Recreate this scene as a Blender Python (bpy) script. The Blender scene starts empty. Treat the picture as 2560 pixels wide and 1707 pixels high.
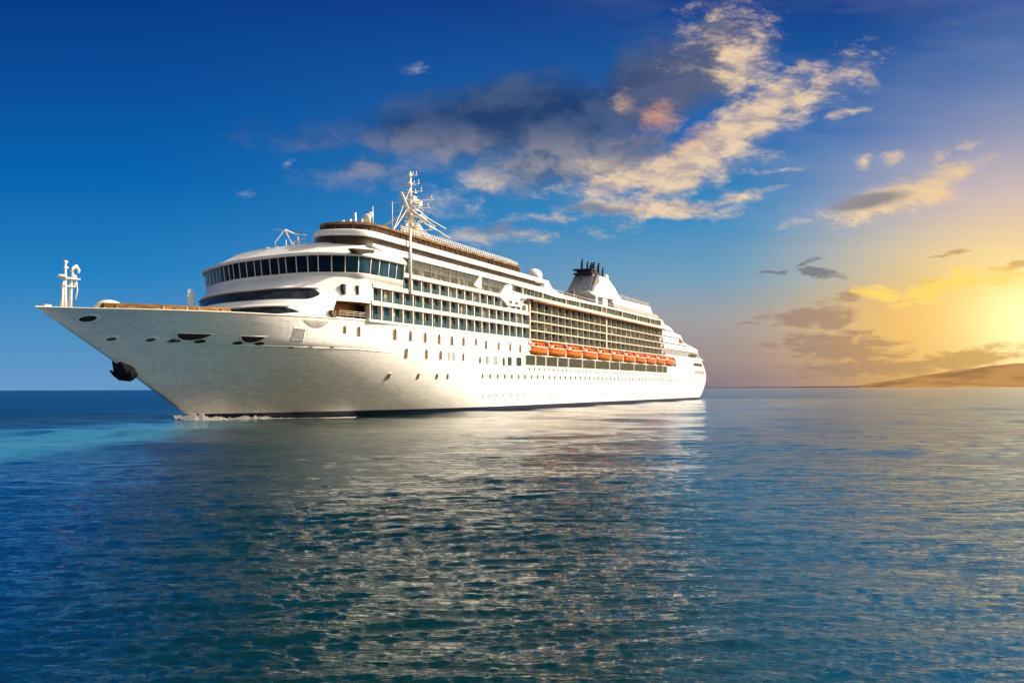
import bpy, bmesh, math, random
import numpy as np
from mathutils import Vector, Matrix
random.seed(7); rng = np.random.RandomState(11)
S = bpy.context.scene
COL = S.collection
R = math.radians

# ------------------------------------------------------------------ camera
CAM_H, FPX, PX, PY = 5.0, 2400.0, 1280.0, 971.0       # focal length and horizon centre for a 2560 px wide frame
ROLL = math.atan(9 / 2560)
cd = bpy.data.cameras.new("camera"); cam = bpy.data.objects.new("camera", cd); COL.objects.link(cam)
cd.sensor_width = 36; cd.lens = FPX / 2560 * 36
cd.shift_y = (PY - 853.5) / 2560
cd.clip_start = 0.5; cd.clip_end = 60000
cam.location = (0, 0, CAM_H); cam.rotation_euler = (math.pi / 2, ROLL, 0)
S.camera = cam

# ------------------------------------------------------------------ light and exposure
SUN_AZ, SUN_EL = 14.0, 36.0                              # degrees from world +X towards +Y, and up
sd = bpy.data.lights.new("sun", 'SUN'); sun = bpy.data.objects.new("sun", sd); COL.objects.link(sun)
sd.energy = 5.0; sd.angle = R(0.5); sd.color = (1.0, 0.90, 0.74)
to_sun = Vector((math.cos(R(SUN_AZ)) * math.cos(R(SUN_EL)), math.sin(R(SUN_AZ)) * math.cos(R(SUN_EL)), math.sin(R(SUN_EL))))
sun.rotation_euler = to_sun.to_track_quat('Z', 'Y').to_euler()
sun.location = (200, 50, 200)
S.view_settings.view_transform = 'Standard'; S.view_settings.look = 'None'
S.view_settings.exposure = 0.22; S.view_settings.gamma = 1
S.render.engine = 'CYCLES'

def lin(r, g, b):
    f = lambda c: ((c / 255 + 0.055) / 1.055) ** 2.4 if c > 10.3 else c / 255 / 12.92
    return (f(r), f(g), f(b), 1)

class NT:
    """small helper to write node trees as expressions"""
    def __init__(s, tree): s.t = tree; s.n = tree.nodes; s.l = tree.links
    def new(s, typ, **kw):
        n = s.n.new(typ)
        for k, v in kw.items(): setattr(n, k, v)
        return n
    def put(s, sock, v):
        if hasattr(v, 'is_output') or isinstance(v, bpy.types.NodeSocket): s.l.new(v, sock)
        elif v is not None: sock.default_value = v
    def m(s, op, a, b=None, c=None, clamp=False):
        n = s.new('ShaderNodeMath', operation=op, use_clamp=clamp)
        s.put(n.inputs[0], a)
        if b is not None: s.put(n.inputs[1], b)
        if c is not None: s.put(n.inputs[2], c)
        return n.outputs[0]
    def ss(s, v, a, b):                                   # smoothstep a..b
        n = s.new('ShaderNodeMapRange', interpolation_type='SMOOTHSTEP')
        s.put(n.inputs[0], v); s.put(n.inputs[1], a); s.put(n.inputs[2], b)
        return n.outputs[0]
    def lerp(s, v, a, b, c, d):
        n = s.new('ShaderNodeMapRange'); n.clamp = True
        for i, q in enumerate((v, a, b, c, d)): s.put(n.inputs[i], q)
        return n.outputs[0]
    def mix(s, f, a, b, mode='MIX'):
        n = s.new('ShaderNodeMix', data_type='RGBA', blend_type=mode)
        s.put(n.inputs[0], f); s.put(n.inputs[6], a); s.put(n.inputs[7], b)
        return n.outputs[2]
    def xyz(s, x, y, z):
        n = s.new('ShaderNodeCombineXYZ')
        for i, q in enumerate((x, y, z)): s.put(n.inputs[i], q)
        return n.outputs[0]
    def sep(s, v):
        n = s.new('ShaderNodeSeparateXYZ'); s.put(n.inputs[0], v); return n.outputs
    def noise(s, vec, scale, detail=4, rough=.55, dist=0., dim='3D'):
        n = s.new('ShaderNodeTexNoise', noise_dimensions=dim)
        s.put(n.inputs['Vector'], vec); n.inputs['Scale'].default_value = scale
        n.inputs['Detail'].default_value = detail; n.inputs['Roughness'].default_value = rough
        n.inputs['Distortion'].default_value = dist
        return n.outputs['Fac']
    def mapping(s, vec, loc=(0, 0, 0), rot=(0, 0, 0), sc=(1, 1, 1), typ='POINT'):
        n = s.new('ShaderNodeMapping', vector_type=typ); s.put(n.inputs[0], vec)
        n.inputs[1].default_value = loc; n.inputs[2].default_value = rot; n.inputs[3].default_value = sc
        return n.outputs[0]
    def ramp(s, f, stops, interp='EASE'):
        n = s.new('ShaderNodeValToRGB'); n.color_ramp.interpolation = interp
        e = n.color_ramp.elements
        while len(e) < len(stops): e.new(0.5)
        for q, (p, c) in zip(e, stops): q.position = p; q.color = c
        s.put(n.inputs[0], f); return n.outputs[0]

# ------------------------------------------------------------------ sky: a day-sky model all round, with the evening sky and its clouds ahead
W = bpy.data.worlds.new("World"); S.world = W; W.use_nodes = True
def build_sky():
    t = NT(W.node_tree); t.n.clear()
    out = t.new('ShaderNodeOutputWorld')
    d = t.new('ShaderNodeTexCoord').outputs['Generated']
    x, y, z = t.sep(d)[0:3]
    yy = t.m('MAXIMUM', y, 0.05)
    tx = t.m('DIVIDE', x, yy); tz = t.m('DIVIDE', z, yy)      # tangents of the bearing and the height
    tza = t.m('ABSOLUTE', tz)
    U = lambda px: (px - PX) / FPX
    V = lambda py: (PY - py) / FPX
    e = t.lerp(tza, 0, V(0), 0, 1)
    P = lambda py: max(0., (PY - py) / PY)
    left = t.ramp(e, [(0, lin(108, 158, 204)), (P(850), lin(84, 150, 202)), (P(680), lin(38, 132, 198)), (P(450), lin(8, 104, 180)),
                      (P(230), lin(10, 82, 160)), (1, lin(10, 62, 142))], 'LINEAR')
    mid = t.ramp(e, [(0, lin(140, 126, 138)), (P(900), lin(164, 146, 146)), (P(800), lin(166, 164, 166)), (P(700), lin(122, 166, 194)), (P(560), lin(66, 146, 198)),
                     (P(330), lin(36, 108, 180)), (1, lin(22, 66, 142))], 'LINEAR')
    right = t.ramp(e, [(0, lin(236, 176, 84)), (P(880), lin(255, 206, 104)), (P(760), lin(255, 208, 100)), (P(640), lin(252, 218, 158)), (P(500), lin(222, 198, 188)),
                       (P(330), lin(158, 162, 190)), (P(160), lin(98, 130, 182)), (1, lin(62, 104, 172))], 'LINEAR')
    sky = t.mix(t.ss(tx, U(250), U(1850)), left, mid)
    sky = t.mix(t.ss(t.m('SUBTRACT', tx, t.m('MULTIPLY', t.m('MAXIMUM', t.m('SUBTRACT', tz, V(620)), 0.), .55)), U(1740), U(2540)), sky, right)
    sky = t.mix(t.ss(tz, V(0), .95), sky, lin(4, 40, 66))      # deep overhead, above the frame
    # bright low glow on the right
    def glow(px, py, rx, ry, k, c, base):
        gx = t.m('DIVIDE', t.m('SUBTRACT', tx, U(px)), rx / FPX); gz = t.m('DIVIDE', t.m('SUBTRACT', tz, V(py)), ry / FPX)
        gd = t.m('ADD', t.m('MULTIPLY', gx, gx), t.m('MULTIPLY', gz, gz))
        return t.mix(t.m('MULTIPLY', t.m('POWER', 2.718, t.m('MULTIPLY', gd, -1.0)), k), base, c)
    sky = glow(2360, 830, 270, 95, .78, (1.0, .55, .14, 1), sky)
    sky = glow(2630, 775, 290, 125, .80, (1.15, .82, .27, 1), sky)
    sky = glow(2610, 815, 180, 120, .95, (1.5, 1.25, .62, 1), sky)
    # faint high veil
    base = t.xyz(tx, tz, 0)
    veil = t.noise(t.mapping(base, sc=(3, 14, 1), rot=(0, 0, R(-8))), 1.0, 5, .6)
    sky = t.mix(t.m('MULTIPLY', t.m('MULTIPLY', t.ss(veil, .45, .8), t.ss(tx, U(1200), U(2000))), .12), sky, lin(235, 225, 220))

    warp = t.new('ShaderNodeTexNoise'); t.put(warp.inputs['Vector'], base); warp.inputs['Scale'].default_value = 22; warp.inputs['Detail'].default_value = 3
    wv = t.new('ShaderNodeVectorMath', operation='MULTIPLY_ADD'); t.put(wv.inputs[0], warp.outputs['Color'])
    wv.inputs[1].default_value = (.03, .016, 0); t.put(wv.inputs[2], base)
    wbase = wv.outputs[0]
    def blob(px, py, rx, ry, rot=0, w=1.0, vec=None):
        v = t.mapping(vec if vec is not None else wbase, loc=(U(px) + .015, V(py) + .008, 0), rot=(0, 0, R(rot)), sc=(rx / FPX, ry / FPX, 1), typ='TEXTURE')
        n = t.new('ShaderNodeVectorMath', operation='LENGTH'); t.put(n.inputs[0], v)
        return t.m('MULTIPLY', t.m('SUBTRACT', 1.0, n.outputs['Value']), w, clamp=False)
    def union(bl):
        r = bl[0]
        for b in bl[1:]: r = t.m('MAXIMUM', r, b)
        return t.m('MAXIMUM', r, -1.5)
    fine = t.noise(t.mapping(wbase, sc=(1, 2.2, 1), rot=(0, 0, R(28))), 30, 9, .62)
    rip = t.noise(t.mapping(base, sc=(1, 2.6, 1), rot=(0, 0, R(40))), 120, 5, .6)
    coarse = t.noise(t.mapping(wbase, sc=(1, 1.7, 1), rot=(0, 0, R(12))), 15, 5, .55)
    # --- soft dark body of the great cloud
    dark = union([blob(1330, 300, 460, 140, 5), blob(1640, 225, 330, 130, 24), blob(1120, 320, 300, 95, 4, .85), blob(800, 350, 170, 42, -3, .28), blob(1800, 140, 170, 120, 60, .7),
                  blob(930, 420, 180, 60, 4, .35), blob(1430, 395, 330, 95, 8, .95)])
    dden = t.ss(t.m('ADD', dark, t.m('MULTIPLY', t.m('SUBTRACT', coarse, .5), 1.0)), -.08, .62)
    dcol = t.mix(t.ss(coarse, .36, .66), lin(36, 62, 104), lin(76, 94, 130))
    dcol = t.mix(t.ss(tz, V(290), V(440)), dcol, t.mix(t.ss(coarse, .4, .6), lin(84, 108, 142), lin(168, 160, 162)))
    dcol = t.mix(t.m('MULTIPLY', t.ss(tx, U(1450), U(1750)), .6), dcol, lin(106, 110, 134))
    sky = t.mix(t.m('MULTIPLY', dden, .88), sky, dcol)
    # --- lit ragged cloud along its right side and below
    lit = union([blob(1800, 360, 400, 80, 35, 1.9), blob(2010, 245, 260, 74, 28, 1.0), blob(1660, 430, 330, 72, 10, 1.5), blob(1860, 165, 120, 110, 62, 1.25), blob(1790, 70, 160, 85, 30, .55),
                 blob(1500, 440, 150, 60, 35, .9), blob(1200, 452, 120, 36, -4, 1.0), blob(1650, 300, 62, 70, -52, 1.0), blob(1900, 90, 90, 60, 40, .7), blob(2130, 285, 66, 15, 16, .8),
                 blob(1640, 522, 280, 34, -2, 1.5), blob(2080, 215, 150, 40, 25, .85), blob(1830, 505, 190, 22, 14, .8), blob(1400, 545, 200, 18, 5, .7), blob(1300, 590, 140, 28, -4, .9), blob(1180, 590, 150, 46, 6, .75),
                 blob(2225, 505, 235, 58, 15, 1.9), blob(2350, 455, 160, 40, 22, 1.1), blob(2060, 555, 130, 16, 6, .7),
                 blob(1035, 174, 42, 20, 0, .8), blob(714, 406, 24, 16, 20, .7), blob(2235, 400, 44, 20, 18, .95), blob(2165, 400, 30, 24, 40, .65), blob(2360, 395, 40, 22, 20, .7), blob(2430, 365, 50, 16, 20, .65),
                 blob(1560, 250, 40, 60, 50, .55), blob(620, 485, 26, 12, 0, .5), blob(1110, 500, 140, 54, -10, .62), blob(1960, 425, 100, 10, 6, .5)])
    n2 = t.m('ADD', t.m('MULTIPLY', t.m('SUBTRACT', fine, .5), 2.1), t.m('MULTIPLY', t.m('SUBTRACT', rip, .5), .55))
    lraw = t.m('ADD', lit, n2)
    lden = t.m('MAXIMUM', t.ss(lraw, .04, 1.15), t.m('MULTIPLY', t.ss(lit, .1, 1.2), .5))
    lcol = t.mix(t.ss(t.m('ADD', fine, t.m('MULTIPLY', t.m('SUBTRACT', rip, .5), .2)), .32, .64), lin(186, 168, 166), lin(252, 222, 180))
    lcol = t.mix(t.m('MULTIPLY', t.ss(tx, U(1500), U(900)), .8), lcol, lin(150, 176, 206))
    lcol = t.mix(t.ss(tx, U(2050), U(2450)), lcol, lin(252, 214, 160))
    redp = t.ss(blob(1650, 290, 190, 160, 0, 1), .1, .7)
    lcol = t.mix(t.m('MULTIPLY', redp, .85), lcol, lin(206, 146, 122))
    shade = union([blob(2150, 505, 150, 30, 6), blob(1480, 520, 140, 20, -3, .7), blob(1250, 572, 110, 22, 0, .8), blob(1600, 380, 150, 40, 20, .6)])
    lcol = t.mix(t.m('MULTIPLY', t.ss(t.m('ADD', shade, t.m('MULTIPLY', t.m('SUBTRACT', fine, .5), .8)), .0, .6), .8), lcol, lin(116, 116, 134))
    sky = t.mix(t.m('MULTIPLY', lden, .88), sky, lcol)
    # --- low evening clouds on the right
    flat = t.noise(t.mapping(wbase, sc=(1, 3.4, 1), rot=(0, 0, R(-4))), 40, 7, .62)
    fb = t.m('MULTIPLY', t.m('SUBTRACT', flat, .5), 2.4)
    low = union([blob(2030, 795, 150, 42, 3, 1.25), blob(2100, 868, 220, 52, -4, 1.15), blob(2130, 742, 75, 24, 14, .95), blob(2320, 708, 60, 14, 4, .7), blob(2400, 905, 260, 36, 8, 1.15), blob(1880, 812, 80, 9, 4, .6),
                 blob(2370, 638, 110, 9, 6, .8), blob(2200, 922, 360, 34, 2, 1.05), blob(2130, 830, 110, 20, -8, .8), blob(2540, 660, 90, 18, 14, .6)])
    bden = t.ss(t.m('ADD', low, fb), .12, .75)
    bcol = t.mix(t.ss(tx, U(1950), U(2450)), lin(166, 136, 122), lin(206, 160, 92))
    sky = t.mix(t.m('MULTIPLY', bden, .78), sky, bcol)
    grey = union([blob(2045, 682, 70, 15, -10, 1.1), blob(1935, 680, 46, 9, 0, .7), blob(2010, 662, 90, 6, 16, .5)])
    sky = t.mix(t.m('MULTIPLY', t.ss(t.m('ADD', grey, fb), .12, .6), .85), sky, lin(124, 124, 134))
    gold = union([blob(2190, 735, 100, 26, -4, 1.1), blob(2350, 720, 160, 44, 18, 1.1), blob(2480, 700, 150, 40, 10, .8), blob(2400, 680, 80, 14, 6, .7), blob(2330, 760, 80, 12, 0, .8)])
    sky = t.mix(t.m('MULTIPLY', t.ss(t.m('ADD', gold, fb), .1, .8), .8), sky, (1.15, .78, .16, 1))

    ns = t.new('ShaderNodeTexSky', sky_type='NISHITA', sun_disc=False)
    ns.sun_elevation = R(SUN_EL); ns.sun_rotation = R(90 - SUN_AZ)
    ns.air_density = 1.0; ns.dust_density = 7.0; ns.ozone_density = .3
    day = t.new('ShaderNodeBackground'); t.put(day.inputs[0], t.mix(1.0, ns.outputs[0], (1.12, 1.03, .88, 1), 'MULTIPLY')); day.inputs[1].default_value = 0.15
    eve = t.new('ShaderNodeBackground'); t.put(eve.inputs[0], sky); eve.inputs[1].default_value = 0.81
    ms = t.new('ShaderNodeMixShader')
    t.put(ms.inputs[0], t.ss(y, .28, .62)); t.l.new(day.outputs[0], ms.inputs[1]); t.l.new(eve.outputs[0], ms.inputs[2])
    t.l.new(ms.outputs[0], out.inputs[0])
build_sky()

# ------------------------------------------------------------------ materials
MATS = {}
def mat(name, col, rough=.5, spec=.5, metal=0., var=0., vscale=1.0, alpha=None, emit=None, stretch=(1, 1, 1), bump=0., bscale=8.):
    m = bpy.data.materials.new(name); m.use_nodes = True; t = NT(m.node_tree)
    b = t.n['Principled BSDF']
    c = (col[0], col[1], col[2], 1)
    co = t.new('ShaderNodeTexCoord').outputs['Object']
    if var:
        n = t.noise(t.mapping(co, sc=stretch), vscale, 5, .6)
        lo = tuple(max(0, q * (1 - var)) for q in col[:3]) + (1,); hi = tuple(min(1, q * (1 + var * .7)) for q in col[:3]) + (1,)
        t.put(b.inputs['Base Color'], t.mix(t.ss(n, .3, .7), lo, hi))
    else: b.inputs['Base Color'].default_value = c
    b.inputs['Roughness'].default_value = rough; b.inputs['Specular IOR Level'].default_value = spec; b.inputs['Metallic'].default_value = metal
    if bump:
        bn = t.new('ShaderNodeBump'); bn.inputs['Strength'].default_value = bump; bn.inputs['Distance'].default_value = .05
        t.put(bn.inputs['Height'], t.noise(co, bscale, 4)); t.l.new(bn.outputs[0], b.inputs['Normal'])
    if alpha is not None:
        tr = t.new('ShaderNodeBsdfTransparent'); mx = t.new('ShaderNodeMixShader'); mx.inputs[0].default_value = alpha
        t.l.new(tr.outputs[0], mx.inputs[1]); t.l.new(b.outputs[0], mx.inputs[2]); t.l.new(mx.outputs[0], t.n['Material Output'].inputs[0])
    MATS[name] = m; return m
mat('white', (.80, .79, .77), .38, .4, var=.05, vscale=.35, stretch=(1, 1, .3))
mat('warm_white', (.78, .70, .59), .5, .3, var=.10, vscale=.9)
mat('cream', (.66, .53, .40), .5, .3, var=.12, vscale=1.2)
mat('blue_glass', (.012, .050, .082), .08, .16, var=.55, vscale=.28)
mat('bridge_glass', (.004, .014, .036), .06, .12, var=.6, vscale=.25)
mat('band_glass', (.022, .028, .038), .2, .10, var=.7, vscale=.7)
mat('green_glass', (.022, .052, .054), .12, .14, var=.8, vscale=.55)
mat('slate_glass', (.040, .052, .052), .2, .10, var=.35, vscale=.6)
mat('dim_glass', (.03, .06, .06), .12, .15, alpha=.3)
mat('rail_glass', (.05, .12, .15), .10, .2, alpha=.35)
mat('clear_glass', (.16, .17, .13), .1, .25, alpha=.30, var=.3, vscale=.4)
mat('brown', (.20, .095, .035), .55, .3, var=.55, vscale=.8)
mat('dark_brown', (.045, .028, .018), .35, .25, var=.75, vscale=.8)
mat('wood', (.34, .17, .05), .55, .3, var=.5, vscale=.7, stretch=(1, 1, 4))
mat('rail_wood', (.24, .12, .045), .5, .3, var=.6, vscale=.5)
mat('tan', (.42, .30, .18), .6, .3, var=.4, vscale=.9)
mat('lounge_wall', (.24, .20, .13), .6, .2, var=.8, vscale=.35)
mat('soffit', (.26, .10, .03), .6, .2, var=.4, vscale=.5)
mat('shade_grey', (.30, .30, .29), .6, .3, var=.3, vscale=.6)
mat('pane_brown', (.13, .085, .055), .25, .2, var=.4, vscale=1.5)
mat('dark_recess', (.02, .02, .02), .6, .2, var=.3, vscale=1)
mat('funnel_grey', (.17, .17, .20), .6, .3, var=.4, vscale=1.2)
mat('black', (.008, .009, .014), .55, .3, var=.4, vscale=1, bump=.4)
mat('navy', (.004, .011, .045), .4, .4)
mat('mast_white', (.78, .74, .66), .45, .3, var=.1, vscale=2)
mat('orange', (1., .13, .008), .35, .5, var=.12, vscale=.5)
mat('light_orange', (1., .24, .015), .35, .5, var=.2, vscale=.5)
mat('deck', (.35, .30, .24), .7, .2, var=.2, vscale=.5)

def hull_material():
    m = bpy.data.materials.new('hull_paint'); m.use_nodes = True; t = NT(m.node_tree); b = t.n['Principled BSDF']
    co = t.new('ShaderNodeTexCoord').outputs['Object']; x, y, z = t.sep(co)[0:3]
    soft = t.noise(t.mapping(co, sc=(.35, .35, .5)), .35, 4, .55)
    c = t.mix(t.ss(soft, .35, .7), (.69, .68, .66, 1), (.76, .75, .73, 1))
    # rust and salt streaks running down
    st = t.noise(t.mapping(co, sc=(1.6, 1.6, .10)), 1.0, 4, .6)
    bowm = t.m('MULTIPLY', t.ss(x, 48, 0), t.ss(st, .52, .76))
    c = t.mix(t.m('MULTIPLY', bowm, .45), c, (.46, .40, .32, 1))
    # worn, scuffed plating low on the bow
    sc1 = t.noise(t.mapping(co, sc=(1, 1, 1.8), rot=(0, R(24), 0)), .9, 7, .7, .4)
    wear = t.m('MULTIPLY', t.ss(sc1, .50, .60), t.m('MULTIPLY', t.ss(z, 12.5, 2.0), t.ss(x, 66, 20)))
    c = t.mix(t.m('MULTIPLY', wear, .9), c, (.93, .86, .75, 1))
    sc2 = t.noise(t.mapping(co, sc=(.5, .5, 3), rot=(0, R(-18), 0)), 1.3, 6, .7)
    c = t.mix(t.m('MULTIPLY', t.m('MULTIPLY', t.ss(sc2, .48, .62), t.ss(x, 66, 10)), .34), c, (.44, .43, .39, 1))
    low = t.noise(t.mapping(co, sc=(.5, .5, .8)), .55, 6, .7)
    band = t.m('MULTIPLY', t.ss(z, 3.6, 3.3), t.m('MULTIPLY', t.ss(x, 60, 20), t.ss(low, .35, .65)))
    c = t.mix(t.m('MULTIPLY', band, .7), c, (.92, .87, .79, 1))
    # plating seams
    br = t.new('ShaderNodeTexBrick'); t.put(br.inputs['Vector'], t.mapping(t.xyz(x, z, 0), sc=(1, 1, 1)))
    br.inputs['Scale'].default_value = 1; br.inputs['Brick Width'].default_value = 17.; br.inputs['Row Height'].default_value = 2.6; br.inputs['Mortar Size'].default_value = .07
    seam = br.outputs['Fac']
    c = t.mix(t.m('MULTIPLY', seam, .15), c, (.36, .36, .35, 1))
    t.put(b.inputs['Base Color'], c)
    t.put(b.inputs['Roughness'], t.lerp(soft, .3, .7, .30, .46)); b.inputs['Specular IOR Level'].default_value = .45
    bn = t.new('ShaderNodeBump'); bn.inputs['Strength'].default_value = .5; bn.inputs['Distance'].default_value = .13
    t.put(bn.inputs['Height'], t.m('ADD', t.noise(t.mapping(co, sc=(.3, .3, .45)), 1., 3), t.m('MULTIPLY', seam, -.12))); t.l.new(bn.outputs[0], b.inputs['Normal'])
    MATS['hull'] = m
hull_material()

# ------------------------------------------------------------------ mesh helper (ship frame: u aft of the stem, p to port, z up)
class MB:
    def __init__(s, conv=True): s.v = []; s.f = []; s.mi = []; s.conv = conv
    def pt(s, q):
        s.v.append((q[0], -q[1], q[2]) if s.conv else tuple(q)); return len(s.v) - 1
    def face(s, pts, mi=0):
        s.f.append([s.pt(q) for q in pts]); s.mi.append(mi)
    def grid(s, rows, mi=0, keep=None, closed=False, fm=None):
        idx = [[s.pt(q) for q in r] for r in rows]
        for i in range(len(rows) - 1):
            n = len(rows[i])
            for j in range(n if closed else n - 1):
                if keep and not keep(i, j): continue
                k = (j + 1) % n
                s.f.append([idx[i][j], idx[i][k], idx[i + 1][k], idx[i + 1][j]]); s.mi.append(fm(i, j) if fm else mi)
        return idx
    def box(s, u0, u1, p0, p1, z0, z1, mi=0):
        c = [s.pt((u, p, z)) for z in (z0, z1) for (u, p) in ((u0, p0), (u1, p0), (u1, p1), (u0, p1))]
        for f in ((0, 1, 2, 3), (4, 5, 6, 7), (0, 1, 5, 4), (1, 2, 6, 5), (2, 3, 7, 6), (3, 0, 4, 7)):
            s.f.append([c[i] for i in f]); s.mi.append(mi)
    def prism(s, poly, p0, p1, mi=0):                       # polygon in (u,z) given thickness across p
        a = [s.pt((u, p0, z)) for u, z in poly]; b = [s.pt((u, p1, z)) for u, z in poly]; n = len(poly)
        s.f.append(a[::-1]); s.f.append(b); s.mi += [mi, mi]
        for i in range(n):
            s.f.append([a[i], a[(i + 1) % n], b[(i + 1) % n], b[i]]); s.mi.append(mi)
    def slab(s, poly, z0, z1, mi=0):                        # polygon in (u,p) given thickness in z
        a = [s.pt((u, p, z0)) for u, p in poly]; b = [s.pt((u, p, z1)) for u, p in poly]; n = len(poly)
        s.f.append(a[::-1]); s.f.append(b); s.mi += [mi, mi]
        for i in range(n):
            s.f.append([a[i], a[(i + 1) % n], b[(i + 1) % n], b[i]]); s.mi.append(mi)
    def tube(s, pts, r, n=8, mi=0, cap=True):
        pts = [Vector(q) for q in pts]; rr = r if isinstance(r, (list, tuple)) else [r] * len(pts)
        rows = []
        for i, q in enumerate(pts):
            d = (pts[min(i + 1, len(pts) - 1)] - pts[max(i - 1, 0)]).normalized()
            a = d.cross(Vector((0, 0, 1))) if abs(d.z) < .95 else d.cross(Vector((1, 0, 0)))
            a.normalize(); b = d.cross(a)
            rows.append([tuple(q + a * rr[i] * math.cos(2 * math.pi * k / n) + b * rr[i] * math.sin(2 * math.pi * k / n)) for k in range(n)])
        idx = s.grid(rows, mi, closed=True)
        if cap: s.f.append(idx[0][::-1]); s.f.append(idx[-1]); s.mi += [mi, mi]
    def ball(s, c, rx, ry, rz, n=16, m=10, mi=0, zmin=-1.):
        rows = []
        for i in range(m + 1):
            th = math.pi * i / m
            zz = max(zmin, math.cos(th)); w = math.sqrt(max(0, 1 - zz * zz)) if zz > zmin else math.sin(th)
            rows.append([(c[0] + rx * w * math.cos(2 * math.pi * k / n), c[1] + ry * w * math.sin(2 * math.pi * k / n), c[2] + rz * zz) for k in range(n)])
        s.grid(rows, mi, closed=True)
    def build(s, name, mats, parent=None, smooth=False, bevel=0.):
        me = bpy.data.meshes.new(name); me.from_pydata(s.v, [], s.f)
        for q in (mats if isinstance(mats, (list, tuple)) else [mats]): me.materials.append(MATS[q] if isinstance(q, str) else q)
        me.polygons.foreach_set('material_index', s.mi)
        bm = bmesh.new(); bm.from_mesh(me); bmesh.ops.remove_doubles(bm, verts=bm.verts, dist=.0005)
        bmesh.ops.recalc_face_normals(bm, faces=bm.faces); bm.to_mesh(me); bm.free()
        if smooth:
            me.polygons.foreach_set('use_smooth', [True] * len(me.polygons))
            if smooth != True: me.set_sharp_from_angle(angle=R(smooth))
        o = bpy.data.objects.new(name, me); COL.objects.link(o)
        if parent: o.parent = parent
        if bevel:
            bv = o.modifiers.new('bevel', 'BEVEL'); bv.width = bevel; bv.segments = 2; bv.limit_method = 'ANGLE'
        return o
def tag(o, label=None, cat=None, group=None, kind=None):
    for k, v in (('label', label), ('category', cat), ('group', group), ('kind', kind)):
        if v: o[k] = v
    return o
def empty(name, loc=(0, 0, 0), rz=0., parent=None):
    o = bpy.data.objects.new(name, None); COL.objects.link(o); o.location = loc; o.rotation_euler = (0, 0, rz); o.empty_display_size = 1
    if parent: o.parent = parent
    return o
def spline(P, n):                                            # Catmull-Rom through the points, n samples, even in length
    P = [np.array(q, float) for q in P]; Q = [2 * P[0] - P[1]] + P + [2 * P[-1] - P[-2]]; out = []
    for i in range(1, len(Q) - 2):
        for k in range(12):
            t = k / 12; a, b, c, d = Q[i - 1], Q[i], Q[i + 1], Q[i + 2]
            out.append(.5 * ((2 * b) + (c - a) * t + (2 * a - 5 * b + 4 * c - d) * t * t + (3 * b - a - 3 * c + d) * t ** 3))
    out.append(P[-1]); out = np.array(out)
    L = np.concatenate([[0], np.cumsum(np.linalg.norm(np.diff(out, axis=0), axis=1))]); s = np.linspace(0, L[-1], n)
    return np.stack([np.interp(s, L, out[:, k]) for k in range(out.shape[1])], 1)

# ------------------------------------------------------------------ where the ship lies: a slanting course, stem at O
AFT = np.array([0.394381, 0.918947]); PORT = np.array([0.918947, -0.394381]); O = np.array([-51.8416, 156.2523])
HB = 21.5
ship = empty('cruise_ship', (O[0], O[1], 0), math.atan2(AFT[1], AFT[0]))
tag(ship, 'huge white cruise ship with rows of blue balcony windows, sailing on the sea', 'ship')
def on(px, py, p=HB):                                        # position along the ship and height of a feature of the port side seen at px, py
    x, y = px - PX, -(py - PY); c, s = math.cos(ROLL), math.sin(ROLL)
    r = np.array([(c * x + s * y) / FPX, 1.0]); rz = (-s * x + c * y) / FPX
    t = (O @ PORT + p) / (r @ PORT)
    return float((r * t - O) @ AFT), float(CAM_H + rz * t)

# ---- hull
def stem(z): return -(1.76 * z + .0073 * z * z) if z > 0 else -.2 * z
def stern(z): return float(np.interp(z, [-6, 0, 2, 5, 8, 10.5, 12.5, 14.5, 17.2], [282, 292, 299, 305, 308.5, 309, 307.5, 304, 298]))
def breadth(u, z):
    w = min(1., max(0., (u + 14) / 26)); w = w * w * (3 - 2 * w)
    ze = z if z <= 0 else z * (1 - w) + w * min(16.2, z * 16.2 / 12.5)      # above the knuckle the side stands upright
    zz = max(0., ze); x = u - stem(ze)
    if u - stem(z) <= 0 or x <= 0: return 0.
    k = min(1., zz / 16.); L = 76. - 12 * k; sN = min(1., x / L)
    n = 1.85 + .15 * k; e = 1.02 - .54 * k
    b = HB * (1 - (1 - sN) ** n) ** e
    b *= 1 - k * math.exp(-max(0, u - stem(z)) / 8.)
    if z < 0: b *= 1 + .03 * z
    ue = stern(z)
    if u > ue - 16:
        q = min(1., (u - ue + 16) / 16); b = min(b, HB * (1 - q ** 3.2) ** .5)
    return b
ZR = [-5, -3, -1.5, -.5, .35, 1.05, 2, 3.2, 4.5, 5.8, 7, 8.2, 9.4, 10.4, 11.4, 12.1, 12.5, 13.25, 14.2, 15.2, 16.0, 16.75]
ZTIP = 16.15
def sheer_z(u, z):                                           # bulwark a little lower forward
    f = min(1., max(0., (20 - u) / 45)); return z - (16.75 - ZTIP) * f * min(1, max(0, (z - 10) / 6.75))
tt = np.concatenate([np.linspace(0, 1, 60) ** 1.6 * 104, np.linspace(104, 286, 60)[1:], 286 + np.linspace(0, 1, 26)[1:] ** .75 * 16])
def hull_rows(side):
    rows = []
    for z in ZR:
        row = []
        s0, s1 = stem(z), stern(z)
        for q in tt:
            f = q / 302.
            u = s0 + (q if q < 104 else q) * 1.0
            # lines of equal fraction fore and aft keep their ends on stem and stern
            u = s0 + (s1 - s0) * f
            if q > 286: u = (s1 - 16) + (q - 286)
            elif q > 60: u = s0 * (1 - f) + f * 302 if False else np.interp(q, [60, 286], [s0 + (s1 - s0) * 60 / 302., s1 - 16])
            zz = sheer_z(u, z)
            if q < 30:
                u = stem(zz) + (u - s0); zz = sheer_z(u, z)
            row.append((float(u), side * (breadth(u, zz) if q > 0 else 0.), zz))
        rows.append(row)
    return rows
hb = MB()
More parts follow.
